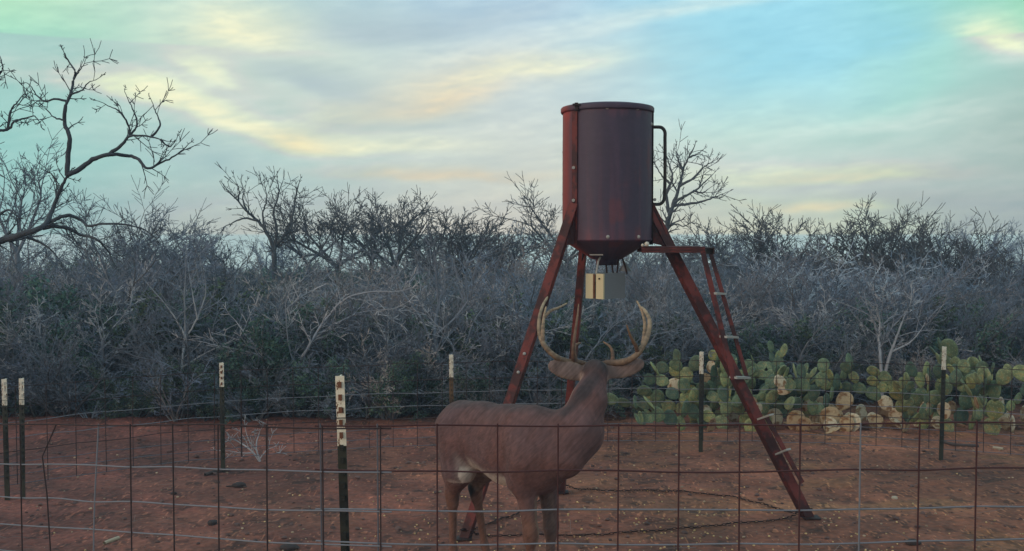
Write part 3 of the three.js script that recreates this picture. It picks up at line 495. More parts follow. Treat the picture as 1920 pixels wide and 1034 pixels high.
{
  const p = W3(652, 1000, 3.545); p.y = 0; p.x += 0.012; p.z = -3.53;
  tPost('cream topped steel post in front, studs showing rusty red', p, 1.375, 0.247, M.postGreen, M.cream, 0.025, null, M.stud, 0.031);
  const far = [[13, 940, 0.86, 'leftmost of two white topped posts side by side at the left edge', M.postGreen], [42, 938, 0.86, 'white topped post beside the leftmost one, a little to its right', M.postGreen], [418, 886, 0.865, 'white topped post between the left edge and the cream post', M.postGreen], [847, 858, 0.865, 'white topped olive post behind the deer rump', M.postOlive], [1314, 850, 0.87, 'white topped post at the left part of the cactus row', M.postGreen], [1765, 866, 0.95, 'tallest white topped post, right of the ladder in front of the cactus', M.postGreen]];
  for (const [px, py, h, label, m] of far) { const q = G3(px, py); q.y = 0; tPost(label, q, h, px < 100 ? 0.185 : px > 1700 ? 0.19 : 0.19, m, M.white, px === 1765 ? -0.012 : (hash3(px, 1, 1) - 0.5) * 0.02, null, px === 418 ? M.stud : M.white, 0.035, px < 100); }
}

// ───────────────────────── the feeder ─────────────────────────
{
  const C = V(0.632, 0, -6.75), t = thing('deer_feeder', 'tall rusty drum feeder on three angle iron legs with a ladder', 'deer feeder', C);
  const L = (px, py, d) => W3(px, py, d).sub(C), add = (n, g, m, p = t) => part(n, g, m, p);
  const yT = 2.70, yB = 1.832, r = 0.296;
  // drum skin: left flank red, part rust, part warm light painted in
  const drumTex = makeTex(1024, (u, v) => {
    const a = fbm(u * 10, v * 6, 51, 5, 10), b = fbm(u * 60, v * 40, 52, 3, 60), str = fbm(u * 40, v * 3, 53, 3, 40);
    let side = Math.exp(-(((u - 0.785) / 0.055) ** 2)) * 1.15; side *= 0.75 + 0.5 * str;                 // red strip: rust and painted sidelight
    const k = clamp(side + 0.22 * step(0.60, 0.75, a * 0.6 + str * 0.4)), dust = step(0.5, 0.75, str) * 0.15 + b * 0.18, run = step(0.56, 0.72, fbm(u * 55, v * 1.6, 55, 3, 55)) * (1 - v) * 0.28 + step(0.90, 1.0, v + 0.15 * (str - 0.5)) * 0.5, low = step(0.16, 0.0, v + 0.1 * (str - 0.5)) * 0.6 * str + run;
    return [mix(88, 180, k) + 50 * dust + 55 * low, mix(72, 62, k) + 42 * dust + 8 * low, mix(90, 48, k) + 46 * dust];
  });
  const drumMat = std(0.52, 0.50, 0.55, { map: drumTex, bumpMap: bumpRust, bumpScale: 0.001, roughness: 0.6, metalness: 0.1 });
  const prof = [[r, yB], [r + 0.004, yB + 0.006], [r, yB + 0.014], [r, yB + 0.30], [r + 0.0025, yB + 0.305], [r, yB + 0.31], [r, yB + 0.58], [r + 0.0025, yB + 0.585], [r, yB + 0.59], [r, yT - 0.03], [r - 0.002, yT]].map(([a, y]) => new THREE.Vector2(a, y));
  const dg = new THREE.LatheGeometry(prof, 96), dp = dg.attributes.position;
  for (let i = 0; i < dp.count; i++) { const x = dp.getX(i), y = dp.getY(i), z = dp.getZ(i), a = Math.atan2(z, x), k = 1 + 0.010 * (fbm(Math.cos(a) * 3 + 9, y * 3, Math.sin(a) * 3, 3) - 0.5); dp.setX(i, x * k); dp.setZ(i, z * k); }
  { const q = dg.attributes.uv; for (let i = 0; i < q.count; i++) q.setY(i, (dp.getY(i) - yB) / (yT - yB)); } dg.computeVertexNormals(); add('drum', dg, drumMat);
  const lidP = [[0.0, yT + 0.030], [0.12, yT + 0.028], [0.24, yT + 0.02], [r - 0.01, yT + 0.012], [r + 0.006, yT + 0.008], [r + 0.013, yT], [r + 0.013, yT - 0.022], [r + 0.009, yT - 0.03], [r + 0.002, yT - 0.03]].map(([a, y]) => new THREE.Vector2(a, y));
  const lid = add('lid', new THREE.LatheGeometry(lidP, 72), drumMat);
  { const a = -2.35, c = V(Math.cos(a) * (r + 0.016), yT - 0.012, -Math.sin(a) * (r + 0.016)); const g = merge([new THREE.BoxGeometry(0.022, 0.05, 0.03), new THREE.BoxGeometry(0.05, 0.012, 0.022).translate(0, 0.012, 0.012)]); g.translate(c.x, c.y, c.z); add('latch', g, M.darkSteel, lid); }
  const coneP = [[r + 0.001, yB + 0.002], [r - 0.01, yB - 0.012], [0.235, yB - 0.04], [0.165, yB - 0.085], [0.10, yB - 0.125], [0.072, yB - 0.13], [0.070, yB - 0.165], [0.0, yB - 0.165]].map(([a, y]) => new THREE.Vector2(a, y));
  add('cone', new THREE.LatheGeometry(coneP, 64), drumMat);
  // legs: feet on the ground, tops bolted to the drum
  const legs = [
    { foot: onG(868, 1008), top: V(-0.235, 2.07, 0.205), ref: V(-0.35, 0.25, 1), side: 1, s: 0.058 },
    { foot: onG(1521, 975), top: V(0.285, 2.05, 0.04), ref: V(0.25, 0.3, 1), side: -1, s: 0.062 },
    { foot: onG(1052, 925), top: V(-0.12, 1.98, -0.28), ref: V(0.2, 0.2, -1), side: -1, s: 0.058 }];
  legs.forEach((l, i) => {
    const f = l.foot.clone().sub(C); f.y -= 0.01; l.f = f;
    const leg = add('leg', angleIron(f, l.top, l.s, 0.007, l.ref, l.side), M.redSteel);
    const plate = new THREE.BoxGeometry(0.11, 0.008, 0.09); plate.translate(f.x, f.y + 0.018, f.z); add('foot_plate', plate, M.darkSteel, leg);
    // upright angle along the drum above the leg, and a gusset plate between
    const out = V(l.top.x, 0, l.top.z).normalize(), b0 = out.clone().multiplyScalar(r + 0.004).setY(yB - 0.03), b1 = out.clone().multiplyScalar(r + 0.004).setY(i === 2 ? 2.3 : yT - 0.035);
    add('drum_bracket', angleIron(b0, b1, 0.046, 0.005, out, i === 0 ? -1 : 1), i === 0 ? M.redSteel : M.darkSteel);
    const d = f.clone().sub(l.top).normalize(), q = l.top, e = q.clone().addScaledVector(d, 0.42), sh = new THREE.BufferGeometry(), th = V(0, 0, 1).cross(V(0, 1, 0)).set(-out.z, 0, out.x).multiplyScalar(0.004);
    const tri = [b0.clone().setY(q.y + 0.05), b0.clone().setY(yB - 0.02), q.clone().addScaledVector(d, 0.30)], vs = []; for (const s of [1, -1]) for (const p of tri) vs.push(p.clone().addScaledVector(th, s));
    sh.setAttribute('position', new THREE.Float32BufferAttribute(vs.flatMap(p => [p.x, p.y, p.z]), 3)); sh.setAttribute('uv', new THREE.Float32BufferAttribute(vs.flatMap(p => [p.x, p.y]), 2)); sh.setIndex([0, 1, 2, 5, 4, 3, 0, 3, 1, 1, 3, 4, 1, 4, 2, 2, 4, 5, 2, 5, 0, 0, 5, 3]); const sg = sh.toNonIndexed(); sg.computeVertexNormals(); add('gusset', sg, i < 2 ? M.redSteel : M.darkSteel);
    // bolts
    for (const y of i === 0 ? [2.30, 2.09] : [2.10]) { const bg = new THREE.CylinderGeometry(0.011, 0.011, 0.014, 6); bg.rotateX(Math.PI / 2); const at = out.clone().multiplyScalar(r + 0.018); bg.translate(at.x, y, at.z + 0.004); add('bolt', bg, M.boltSteel, t); }
  });
  { const l = legs[0]; for (const k of [0.455, 0.51]) { const p = l.top.clone().lerp(l.f, k), g = new THREE.SphereGeometry(0.011, 8, 6); g.translate(p.x, p.y, p.z + 0.012); add('bolt', g, M.boltSteel); } }
  for (const [px, py] of [[1131, 214], [1187, 214], [1132, 446], [1189, 446], [1217, 238]]) { const p = L(px, py, 6.75), x = p.x, g = new THREE.SphereGeometry(0.012, 8, 6); g.scale(1, 1, 0.6); g.translate(x, p.y + 0.006, Math.sqrt(Math.max(0.001, r * r - x * x)) + 0.001); add('bolt', g, M.boltSteel); }
  for (const [px, py, s] of [[1213, 458, 0.016], [1205, 460, 0.010]]) { const p = L(px, py, 6.47), g = new THREE.SphereGeometry(s, 8, 6); g.translate(p.x, p.y, p.z); add('bolt', g, M.white); }
  // curved pipe on the right of the drum
  add('fill_pipe', tubeThrough([V(r - 0.01, 2.578, 0.02), V(r + 0.03, 2.580, 0.02), V(r + 0.062, 2.576, 0.02), V(r + 0.082, 2.552, 0.02), V(r + 0.084, 2.5, 0.02), V(r + 0.084, 2.15, 0.02), V(r + 0.078, 2.095, 0.02), V(r + 0.055, 2.072, 0.02), V(r + 0.02, 2.07, 0.02), V(r - 0.01, 2.07, 0.02)], 0.0115, 10, 60), std(0.10, 0.105, 0.095, { map: rustNoise, roughness: 0.6 }));
  // platform and ladder
  const pl = new THREE.Group(); pl.name = 'platform'; t.add(pl);
  const y0 = L(1268, 463, 6.6).y, xa = L(1203, 465, 6.5).x, xb = L(1322, 465, 6.5).x;
  add('deck', merge([new THREE.BoxGeometry(xb - xa, 0.006, 0.30).translate((xa + xb) / 2, y0, 0.10), new THREE.BoxGeometry(xb - xa, 0.036, 0.006).translate((xa + xb) / 2, y0 - 0.02, 0.253), new THREE.BoxGeometry(xb - xa - 0.02, 0.036, 0.006).translate((xa + xb) / 2, y0 - 0.02, -0.053)]), M.redSteel, pl);
  add('end_bracket', merge([new THREE.BoxGeometry(0.055, 0.006, 0.31).translate(xb + 0.028, y0 - 0.007, 0.10), new THREE.BoxGeometry(0.006, 0.045, 0.31).translate(xb + 0.058, y0 - 0.026, 0.10)]), M.darkSteel, pl);
  const ladder = (n, a0, a1, b0, b1, ks, wid, m) => { const g = new THREE.Group(); g.name = n; t.add(g); const rf = V(0.3, 0.3, 1);
    add('rail', beam(a0, a1, wid, 0.008, rf), M.redSteel, g); if (b0) add('rail', beam(b0, b1, wid * 0.8, 0.008, rf), m ?? M.redSteel, g);
    for (const k of ks) { const p = a0.clone().lerp(a1, k), q = b0 ? b0.clone().lerp(b1, k) : null; add('rung', beam(p, q, 0.05, 0.014, V(0, 1, 0.15)), M.boltSteel, g); } };
  ladder('ladder', L(1318, 472, 6.5), L(1376, 712, 6.36), L(1332, 472, 6.78), L(1402, 712, 6.72), [0.33, 0.67, 0.985], 0.034);
  { // lower steps standing off the leg
    const lg = legs[1], g = new THREE.Group(); g.name = 'lower_ladder'; t.add(g); const a0 = L(1437, 782, 6.56), a1 = L(1505, 906, 6.54); add('rail', beam(a0, a1, 0.03, 0.008, V(0.3, 0.3, 1)), M.redSteel, g);
    for (const [px, py, qx, qy] of [[1424, 786, 1447, 778], [1458, 852, 1479, 843]]) add('rung', beam(L(px, py, 6.6), L(qx, qy, 6.5), 0.04, 0.012, V(0, 1, 0.2)), M.boltSteel, g); }
  // motor box under the cone
  const bx = new THREE.Group(); bx.name = 'control_box'; bx.position.copy(L(1136, 536, 6.62)); bx.rotation.y = -0.80; t.add(bx); const bw = 0.155, bh = 0.165, bd = 0.215;
  add('casing', merge([new THREE.BoxGeometry(bw - 0.008, bh, bd - 0.01).translate(0, 0, -0.006)]), M.beigeDull, bx);
  add('door', merge([new THREE.BoxGeometry(0.062, bh - 0.004, 0.01).translate(-0.047, -0.001, bd / 2 - 0.003), new THREE.BoxGeometry(0.062, bh - 0.002, 0.012).translate(0.043, 0, bd / 2 - 0.002)]), M.beige, bx);
  add('hinge_strip', merge([new THREE.BoxGeometry(0.012, bh - 0.01, 0.006).translate(-0.008, 0, bd / 2 - 0.002), new THREE.BoxGeometry(0.007, 0.02, 0.012).translate(-0.003, 0.02, bd / 2 + 0.003), new THREE.BoxGeometry(0.007, 0.02, 0.012).translate(-0.003, -0.03, bd / 2 + 0.003)]), M.stud, bx);
  add('latch', new THREE.CylinderGeometry(0.006, 0.006, 0.008, 8).rotateX(Math.PI / 2).translate(0.043, 0.05, bd / 2 + 0.007), M.darkSteel, bx);
  add('hanger', merge([rod(L(1118, 515, 6.56), L(1122, 490, 6.6), 0.007), rod(L(1122, 490, 6.6), L(1128, 478, 6.66), 0.007), new THREE.BoxGeometry(0.085, 0.008, 0.05).translate(...L(1118, 478, 6.6).toArray())]), M.boltSteel);
  for (const [x0, x1] of [[1136, 1138], [1160, 1157], [1168, 1176], [1146, 1150]]) add('hanger_rod', rod(L(x0, 486, 6.72), L(x1, 514, 6.64), 0.006), M.darkSteel);
  add('spinner_shroud', new THREE.ConeGeometry(0.045, 0.06, 16, 1, true).translate(...L(1172, 500, 6.7).toArray()), M.beigeDull);
  // chains on the ground from foot to foot
  const link = new THREE.TorusGeometry(0.009, 0.0028, 4, 7); link.scale(1.7, 1, 1);
  for (const [a, b, sag] of [[0, 2, 0.02], [2, 1, 0.35], [0, 1, -0.05]]) {
    const A = legs[a].foot, B = legs[b].foot, len = A.distanceTo(B), n = Math.floor(len / 0.029), gs = [], side = V(B.z - A.z, 0, A.x - B.x).normalize();
    for (let i = 0; i <= n; i++) { const k = i / n, p = A.clone().lerp(B, k).addScaledVector(side, sag * Math.sin(k * Math.PI) + 0.025 * Math.sin(k * 9 + a)); p.y = groundH(p.x, p.z) + 0.012 + 0.05 * Math.max(0, 1 - Math.min(k, 1 - k) * 14); const g = link.clone(); if (i % 2) g.rotateX(Math.PI / 2 - 0.5); else g.rotateX(0.6); g.rotateY(-Math.atan2(B.z - A.z, B.x - A.x)); g.translate(p.x - C.x, p.y - C.y, p.z - C.z); gs.push(g); }
    add('chain', merge(gs), M.darkSteel);
  }
}

// ───────────────────────── the buck ─────────────────────────
{
  const ax = V(0.672, 0, 0.741), rt = V(-0.741, 0, 0.672), C = V(-0.045, 0, -5.40);
  const toL = p => { const q = p.clone().sub(C); return V(q.dot(ax), q.y, q.dot(rt)); };
  const prims = [], cap = (a, b, r0, r1, k = 0.035, sw = 1) => prims.push({ a, b, r0, r1, k, sw });
  const both = fn => { fn(1); fn(-1); };
  // trunk (sw narrows it sideways)
  cap([0.25, 0.755, 0], [0.05, 0.745, 0], 0.205, 0.200, 0.06, 1.28);
  cap([0.05, 0.745, 0], [-0.16, 0.765, 0], 0.200, 0.172, 0.06, 1.22);
  cap([-0.16, 0.775, 0], [-0.345, 0.80, 0], 0.168, 0.140, 0.06, 1.12);
  cap([0.22, 0.90, 0], [0.02, 0.88, 0], 0.075, 0.055, 0.06);
  cap([0.37, 0.74, -0.01], [0.27, 0.64, 0], 0.105, 0.105, 0.07);
  both(s => {
    cap([-0.31, 0.80, 0.065 * s], [-0.25, 0.58, 0.100 * s], 0.118, 0.084, 0.04); cap([-0.26, 0.86, 0.075 * s], [-0.40, 0.80, 0.07 * s], 0.05, 0.05, 0.05);                 // thigh
    cap([-0.37, 0.76, 0.05 * s], [-0.33, 0.55, 0.085 * s], 0.088, 0.062, 0.05);                  // buttock
    const hk = s > 0 ? [-0.335, 0.425, 0.085] : [-0.335, 0.43, -0.085], ft = s > 0 ? [-0.33, 0.12, 0.085] : [-0.27, 0.12, -0.095];
    cap([-0.255, 0.565, 0.09 * s], hk, 0.076, 0.031, 0.04); cap([-0.33, 0.56, 0.085 * s], [hk[0] - 0.012, hk[1] + 0.02, hk[2]], 0.045, 0.022, 0.035);
    cap([hk[0] - 0.008, hk[1] + 0.012, hk[2]], [hk[0] + 0.004, hk[1] - 0.05, hk[2]], 0.032, 0.030, 0.03);
    cap(hk, ft, 0.026, 0.020, 0.03); cap(ft, [ft[0] + 0.03, 0.055, ft[2]], 0.022, 0.023, 0.02); cap([ft[0] + 0.03, 0.045, ft[2]], [ft[0] + 0.055, 0.02, ft[2]], 0.026, 0.021, 0.015);
    const w = s > 0 ? 0.078 : -0.086, u = s > 0 ? 0.02 : 0.0;
    cap([0.17, 0.90, 0.07 * s], [0.29, 0.72, 0.115 * s], 0.055, 0.07, 0.05); cap([0.29, 0.72, 0.10 * s], [0.24, 0.60, 0.095 * s], 0.085, 0.076, 0.045);                   // shoulder
    cap([0.25 + u * 0.4, 0.60, 0.082 * s], [0.275 + u, 0.345, w], 0.060, 0.034, 0.03); cap([0.278 + u, 0.35, w], [0.278 + u, 0.31, w], 0.037, 0.034, 0.03);
    cap([0.275 + u, 0.33, w], [0.27 + u, 0.11, w], 0.026, 0.022, 0.03); cap([0.27 + u, 0.11, w], [0.30 + u, 0.05, w], 0.023, 0.024, 0.02); cap([0.30 + u, 0.045, w], [0.325 + u, 0.02, w], 0.027, 0.021, 0.015);
  });
  cap([-0.455, 0.85, 0], [-0.50, 0.72, 0], 0.030, 0.034, 0.03); cap([-0.50, 0.72, 0], [-0.50, 0.62, 0], 0.032, 0.018, 0.02);   // tail
  cap([-0.10, 0.60, 0], [-0.17, 0.60, 0], 0.018, 0.02, 0.03);                                                                // sheath
  // neck and head, turned back over the left shoulder
  const poll = toL(W3(1115, 696, 5.27)), hd = V(V(0.16, -0.30, -0.94).dot(ax), -0.30, V(0.16, -0.30, -0.94).dot(rt)).normalize(), at = (t, up = 0) => poll.clone().addScaledVector(hd, t).setY(poll.y + hd.y * t + up).toArray();
  const nk = (px, py, d) => toL(W3(px, py, d)).toArray();
  cap([0.28, 0.80, -0.01], nk(1085, 806, 5.12), 0.142, 0.112, 0.07); cap(nk(1085, 806, 5.12), nk(1104, 752, 5.17), 0.112, 0.084, 0.06); cap(nk(1104, 752, 5.17), nk(1115, 712, 5.25), 0.083, 0.066, 0.05);
  cap(at(0.0), at(0.09, 0.005), 0.062, 0.064, 0.03); cap(at(0.06, -0.012), at(0.27, -0.01), 0.060, 0.034, 0.04); cap(at(0.04, -0.05), at(0.20, -0.04), 0.045, 0.028, 0.03); cap(at(0.265, -0.008), at(0.285, -0.01), 0.033, 0.028, 0.02);
  cap(nk(1080, 822, 5.11), nk(1064, 862, 5.06), 0.112, 0.086, 0.07);
  const ears = [[W3(1100, 703, 5.29), W3(1030, 685, 5.23)], [W3(1134, 700, 5.31), W3(1205, 681, 5.34)]].map(([b, e]) => { const B = toL(b), E = toL(e), y = E.clone().sub(B), L = y.length(); y.normalize(); const th = V(V(0, 0.25, 1).dot(ax), 0.25, V(0, 0, 1).dot(rt)); th.addScaledVector(y, -th.dot(y)).normalize(); return { c: B.clone().lerp(E, 0.5), x: y.clone().cross(th), y, th, s: [0.052, L * 0.55, 0.017] }; });
  const smin = (a, b, k) => { const h = Math.max(k - Math.abs(a - b), 0) / k; return Math.min(a, b) - h * h * k * 0.25; };
  for (const p of prims) { p.d = [p.b[0] - p.a[0], p.b[1] - p.a[1], (p.b[2] - p.a[2]) * p.sw]; p.l2 = p.d[0] ** 2 + p.d[1] ** 2 + p.d[2] ** 2; }
  const field = (u, v, w) => {
    let f = 9;
    for (const p of prims) {
      const x = u - p.a[0], y = v - p.a[1], z = (w - p.a[2]) * p.sw, t = clamp((x * p.d[0] + y * p.d[1] + z * p.d[2]) / p.l2), dx = x - p.d[0] * t, dy = y - p.d[1] * t, dz = z - p.d[2] * t;
      const q = (Math.sqrt(dx * dx + dy * dy + dz * dz) - (p.r0 + (p.r1 - p.r0) * t)) / (p.sw > 1 ? 1.1 : 1); if (q < f + p.k) f = smin(f, q, p.k);
    }
    for (const e of ears) { const x = u - e.c.x, y = v - e.c.y, z = w - e.c.z, a = (x * e.x.x + y * e.x.y + z * e.x.z) / e.s[0], b = (x * e.y.x + y * e.y.y + z * e.y.z) / e.s[1], c = (x * e.th.x + y * e.th.y + z * e.th.z) / e.s[2], k0 = Math.hypot(a, b, c), k1 = Math.hypot(a / e.s[0], b / e.s[1], c / e.s[2]); if (k0 < 3) f = smin(f, k1 > 1e-9 ? k0 * (k0 - 1) / k1 : -e.s[2], 0.02); }
    return f;
  };
  const skin = (lo, hi, h) => {                             // surface nets
    const n = [0, 1, 2].map(i => Math.ceil((hi[i] - lo[i]) / h)), sx = 1, sy = n[0], sz = n[0] * n[1], val = new Float32Array(n[0] * n[1] * n[2]), vid = new Int32Array(val.length).fill(-1), pos = [], idx = [];
    for (let k = 0, o = 0; k < n[2]; k++) for (let j = 0; j < n[1]; j++) for (let i = 0; i < n[0]; i++, o++) val[o] = field(lo[0] + i * h, lo[1] + j * h, lo[2] + k * h);
    for (let k = 0; k < n[2] - 1; k++) for (let j = 0; j < n[1] - 1; j++) for (let i = 0; i < n[0] - 1; i++) {
      const o = i + j * sy + k * sz; let c = 0, x = 0, y = 0, z = 0;
      for (let q = 0; q < 8; q++) for (const m of [1, 2, 4]) if (!(q & m)) { const a = o + (q & 1) + (q >> 1 & 1) * sy + (q >> 2) * sz, r2 = q | m, b = o + (r2 & 1) + (r2 >> 1 & 1) * sy + (r2 >> 2) * sz; if (val[a] < 0 !== val[b] < 0) { const t = val[a] / (val[a] - val[b]); x += (q & 1) + (m === 1 ? t : 0); y += (q >> 1 & 1) + (m === 2 ? t : 0); z += (q >> 2) + (m === 4 ? t : 0); c++; } }
      if (c) { vid[o] = pos.length / 3; pos.push(lo[0] + (i + x / c) * h, lo[1] + (j + y / c) * h, lo[2] + (k + z / c) * h); }
    }
    for (let k = 1; k < n[2] - 1; k++) for (let j = 1; j < n[1] - 1; j++) for (let i = 1; i < n[0] - 1; i++) {
      const o = i + j * sy + k * sz; for (const [a, b, c] of [[sx, sy, sz], [sy, sz, sx], [sz, sx, sy]]) if (val[o] < 0 !== val[o + a] < 0) { const q = [vid[o - b - c], vid[o - c], vid[o], vid[o - b]]; if (q.every(e => e >= 0)) { if (val[o] < 0) idx.push(q[0], q[1], q[2], q[0], q[2], q[3]); else idx.push(q[0], q[2], q[1], q[0], q[3], q[2]); } }
    }
    return { pos, idx };
  };
  const { pos, idx } = skin([-0.60, -0.02, -0.66], [0.66, 1.36, 0.26], 0.0080);
  const LP = (x, y, d) => toL(W3(x, y, d)), nape = [[LP(1112, 706, 5.17), LP(1092, 735, 5.10), 0.06], [LP(1092, 735, 5.10), LP(1056, 766, 5.06), 0.06]], rimLightCheek = [[LP(1090, 706, 5.24), LP(1070, 742, 5.18), 0.036], [LP(1070, 742, 5.18), LP(1060, 756, 5.16), 0.03], [LP(1143, 712, 5.26), LP(1146, 716, 5.27), 0.04]];
  const nor = [], col = [], uv = [], N = V(0, 0, 0), e = 0.004;
  const coat = [0.178, 0.080, 0.068], greyC = [0.125, 0.070, 0.070], warm = [0.195, 0.086, 0.054], white = [0.56, 0.47, 0.40], dark = [0.030, 0.021, 0.020], tan = [0.27, 0.18, 0.125];
  const blend = (a, b, t) => a.map((x, i) => mix(x, b[i], clamp(t)));
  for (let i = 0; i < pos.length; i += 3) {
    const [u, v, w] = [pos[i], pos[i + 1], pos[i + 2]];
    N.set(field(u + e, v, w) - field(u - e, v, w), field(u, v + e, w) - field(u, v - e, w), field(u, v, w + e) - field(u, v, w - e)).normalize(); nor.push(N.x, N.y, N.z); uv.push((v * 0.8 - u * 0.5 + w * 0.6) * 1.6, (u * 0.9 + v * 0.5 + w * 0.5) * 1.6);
    const n1 = fbm(u * 7, v * 7, w * 7, 4), n2 = fbm(u * 60, v * 25, w * 60, 2), inner = Math.sign(w) * N.z < -0.15 ? 1 : 0;
    let c = blend(coat, greyC, n1 * 1.6 - 0.3);
    c = blend(c, warm, step(0.56, 0.36, v) * 0.85);                                               // legs
    if (v > 0.52 && v < 0.70 && u < 0.24 && u > -0.34) c = blend(c, white, Math.max(step(-0.35, -0.8, N.y), u > -0.19 && u < 0.16 ? step(0.622, 0.598, v + 0.02 * (n2 - 0.5)) * 0.9 : 0));   // belly
    if (v < 0.70 && v > 0.42 && u < -0.10) c = blend(c, tan, inner * 0.8);                         // inside of the thighs
    if (u < -0.16 && u > -0.27 && v < 0.70 && v > 0.52) c = blend(c, white, step(0.35, 0.9, N.x) * 0.35);
    if (v < 0.62 && v > 0.2 && u > 0.1) { c = blend(c, tan, inner * 0.55); c = blend(c, white, step(-0.45, -0.85, N.x) * step(0.33, 0.44, v) * 0.75); }
    if (u < -0.30 && v < 0.85 && v > 0.5) c = blend(c, white, step(0.04, 0.0, Math.abs(w)) * 0.6);
    if (u < -0.45) c = blend(c, white, step(-0.52, -0.47, u) < 0.5 ? 0.1 : 0.55);                  // tail's pale under side
    for (const s of [1, -1]) { const q = Math.hypot(u + 0.338, (v - 0.425) * 0.75, w - 0.062 * s); c = blend(c, dark, step(0.046, 0.022, q)); }   // stained hocks
    { const q = Math.hypot(u + 0.16, v - 0.585, w); c = blend(c, dark, step(0.032, 0.018, q) * 0.9); }
    if (v > 0.86 && v < 1.2) c = blend(c, [0.075, 0.052, 0.050], step(0.72, 0.98, N.y) * 0.55);    // dark line along the back
    if (v < 0.62 && u > 0.1 && w < -0.02) c = blend(c, greyC, 0.55);  // far foreleg toned darker, its shade put into the coat colour
    if (v < 0.05) c = blend(c, dark, 0.9);
    const hx = (u - poll.x) * hd.x + (v - poll.y) * hd.y + (w - poll.z) * hd.z, hr = Math.hypot(u - poll.x - hd.x * hx, v - poll.y - hd.y * hx, w - poll.z - hd.z * hx);
    if (v > 0.99) {
      if (hr < 0.085) c = blend(c, [0.045, 0.034, 0.034], step(-0.1, 0.6, N.y) * 0.8 * step(-0.08, 0.0, hx));
      const below = (v - poll.y - hd.y * hx); if (hx > 0.02 && below < -0.035) c = blend(c, white, 0.7);
      for (const q of ears) { const d = V(u, v, w).sub(q.c), f = N.dot(q.th), al = Math.abs(d.dot(q.y)) / q.s[1]; if (al < 1.05 && Math.abs(d.dot(q.x)) < 0.06 && Math.abs(d.dot(q.th)) < 0.03) { c = blend(c, f > 0 ? [0.25, 0.16, 0.135] : white, 0.9); c = blend(c, tan, step(0.028, 0.046, Math.abs(d.dot(q.x))) * 0.6); } }
      if (hx > 0.262) c = dark;
    }
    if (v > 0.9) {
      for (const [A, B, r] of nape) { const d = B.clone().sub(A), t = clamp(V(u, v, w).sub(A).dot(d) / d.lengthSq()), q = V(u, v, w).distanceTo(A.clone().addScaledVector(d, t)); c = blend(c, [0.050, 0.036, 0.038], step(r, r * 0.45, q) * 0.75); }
      for (const [A, B, r] of rimLightCheek) { const d = B.clone().sub(A), t = clamp(V(u, v, w).sub(A).dot(d) / d.lengthSq()), q = V(u, v, w).distanceTo(A.clone().addScaledVector(d, t)); c = blend(c, [0.42, 0.29, 0.24], step(r, r * 0.3, q) * 0.75); }  // rim light painted pale along the neck edge, plus the pale cheek
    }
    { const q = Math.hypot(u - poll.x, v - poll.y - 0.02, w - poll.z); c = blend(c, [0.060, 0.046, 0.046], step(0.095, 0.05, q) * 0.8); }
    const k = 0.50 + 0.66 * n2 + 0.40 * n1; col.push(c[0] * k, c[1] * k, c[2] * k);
  }
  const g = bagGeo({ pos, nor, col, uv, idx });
  const fur = makeTex(512, (u, v) => grey3(255 * (0.5 * fbm(u * 120, v * 40, 61, 3, 240) + 0.5 * fbm(u * 30, v * 14, 62, 3, 60))), false);
  const coatTex = makeTex(512, (u, v) => { const a = fbm(u * 90, v * 36, 63, 3, 180), b = fbm(u * 16, v * 9, 64, 3, 36); return grey3(255 * clamp(0.55 + 0.45 * a + 0.30 * (b - 0.5))); }, false);
  const furMat = new THREE.MeshStandardMaterial({ vertexColors: true, map: coatTex, roughness: 1, bumpMap: fur, bumpScale: 0.004, side: THREE.DoubleSide });
  const deer = thing('deer', 'brown antlered buck standing side on, looking away behind the wire fence', 'deer', C); deer.rotation.y = Math.atan2(-ax.z, ax.x);
  // the group's axes are forward, up, right: its rotation turns x to ax and z to rt
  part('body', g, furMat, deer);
  const eyeM = std(0.02, 0.013, 0.01, { roughness: 0.15 }), side = hd.clone().cross(V(0, 1, 0)).normalize();
  for (const s of [1, -1]) { const q = V(...at(0.105, 0.018)).addScaledVector(side, 0.053 * s), eg = new THREE.SphereGeometry(0.014, 12, 9); eg.translate(q.x, q.y, q.z); part('eye', eg, eyeM, deer); }
  // antlers
  const hornTex = makeTex(256, (u, v) => { const a = fbm(u * 20, v * 6, 71, 4, 60); return grey3(135 + 120 * a); }); const hornMat = new THREE.MeshStandardMaterial({ vertexColors: true, map: hornTex, bumpMap: hornTex, bumpScale: 0.0015, roughness: 0.7, side: THREE.DoubleSide });
  const cB = [0.17, 0.072, 0.038], cM = [0.38, 0.22, 0.125], cT = [0.64, 0.46, 0.29];
  const beamOf = (P, pl, r0, r1, ca, cb, bulge = 0) => { const pts = pl.map(([x, y, d]) => toL(W3(x, y, d))), pp = new THREE.CatmullRomCurve3(pts, false, 'centripetal').getPoints(pts.length * 7), n = pp.length - 1; taper(P, pp, pp.map((_, i) => mix(r0, r1, Math.pow(i / n, 1.25)) * (1 + bulge * Math.exp(-i * 0.6)) * (i === n ? 0.45 : 1)), 10, ca, cb, 0.14); };
  const La = bag();
  beamOf(La, [[1101, 687, 5.33], [1086, 681, 5.31], [1062, 678, 5.27], [1040, 668, 5.24], [1022, 650, 5.24], [1012, 628, 5.28], [1011, 602, 5.34], [1017, 575, 5.42], [1027, 557, 5.48]], 0.0185, 0.006, cB, cT, 0.35);
  beamOf(La, [[1017, 642, 5.25], [1018, 615, 5.29], [1020, 595, 5.33], [1024, 575, 5.36]], 0.012, 0.004, cM, cT); beamOf(La, [[1020, 596, 5.33], [1031, 584, 5.37], [1048, 577, 5.43], [1063, 569, 5.48]], 0.0095, 0.004, cM, cT);
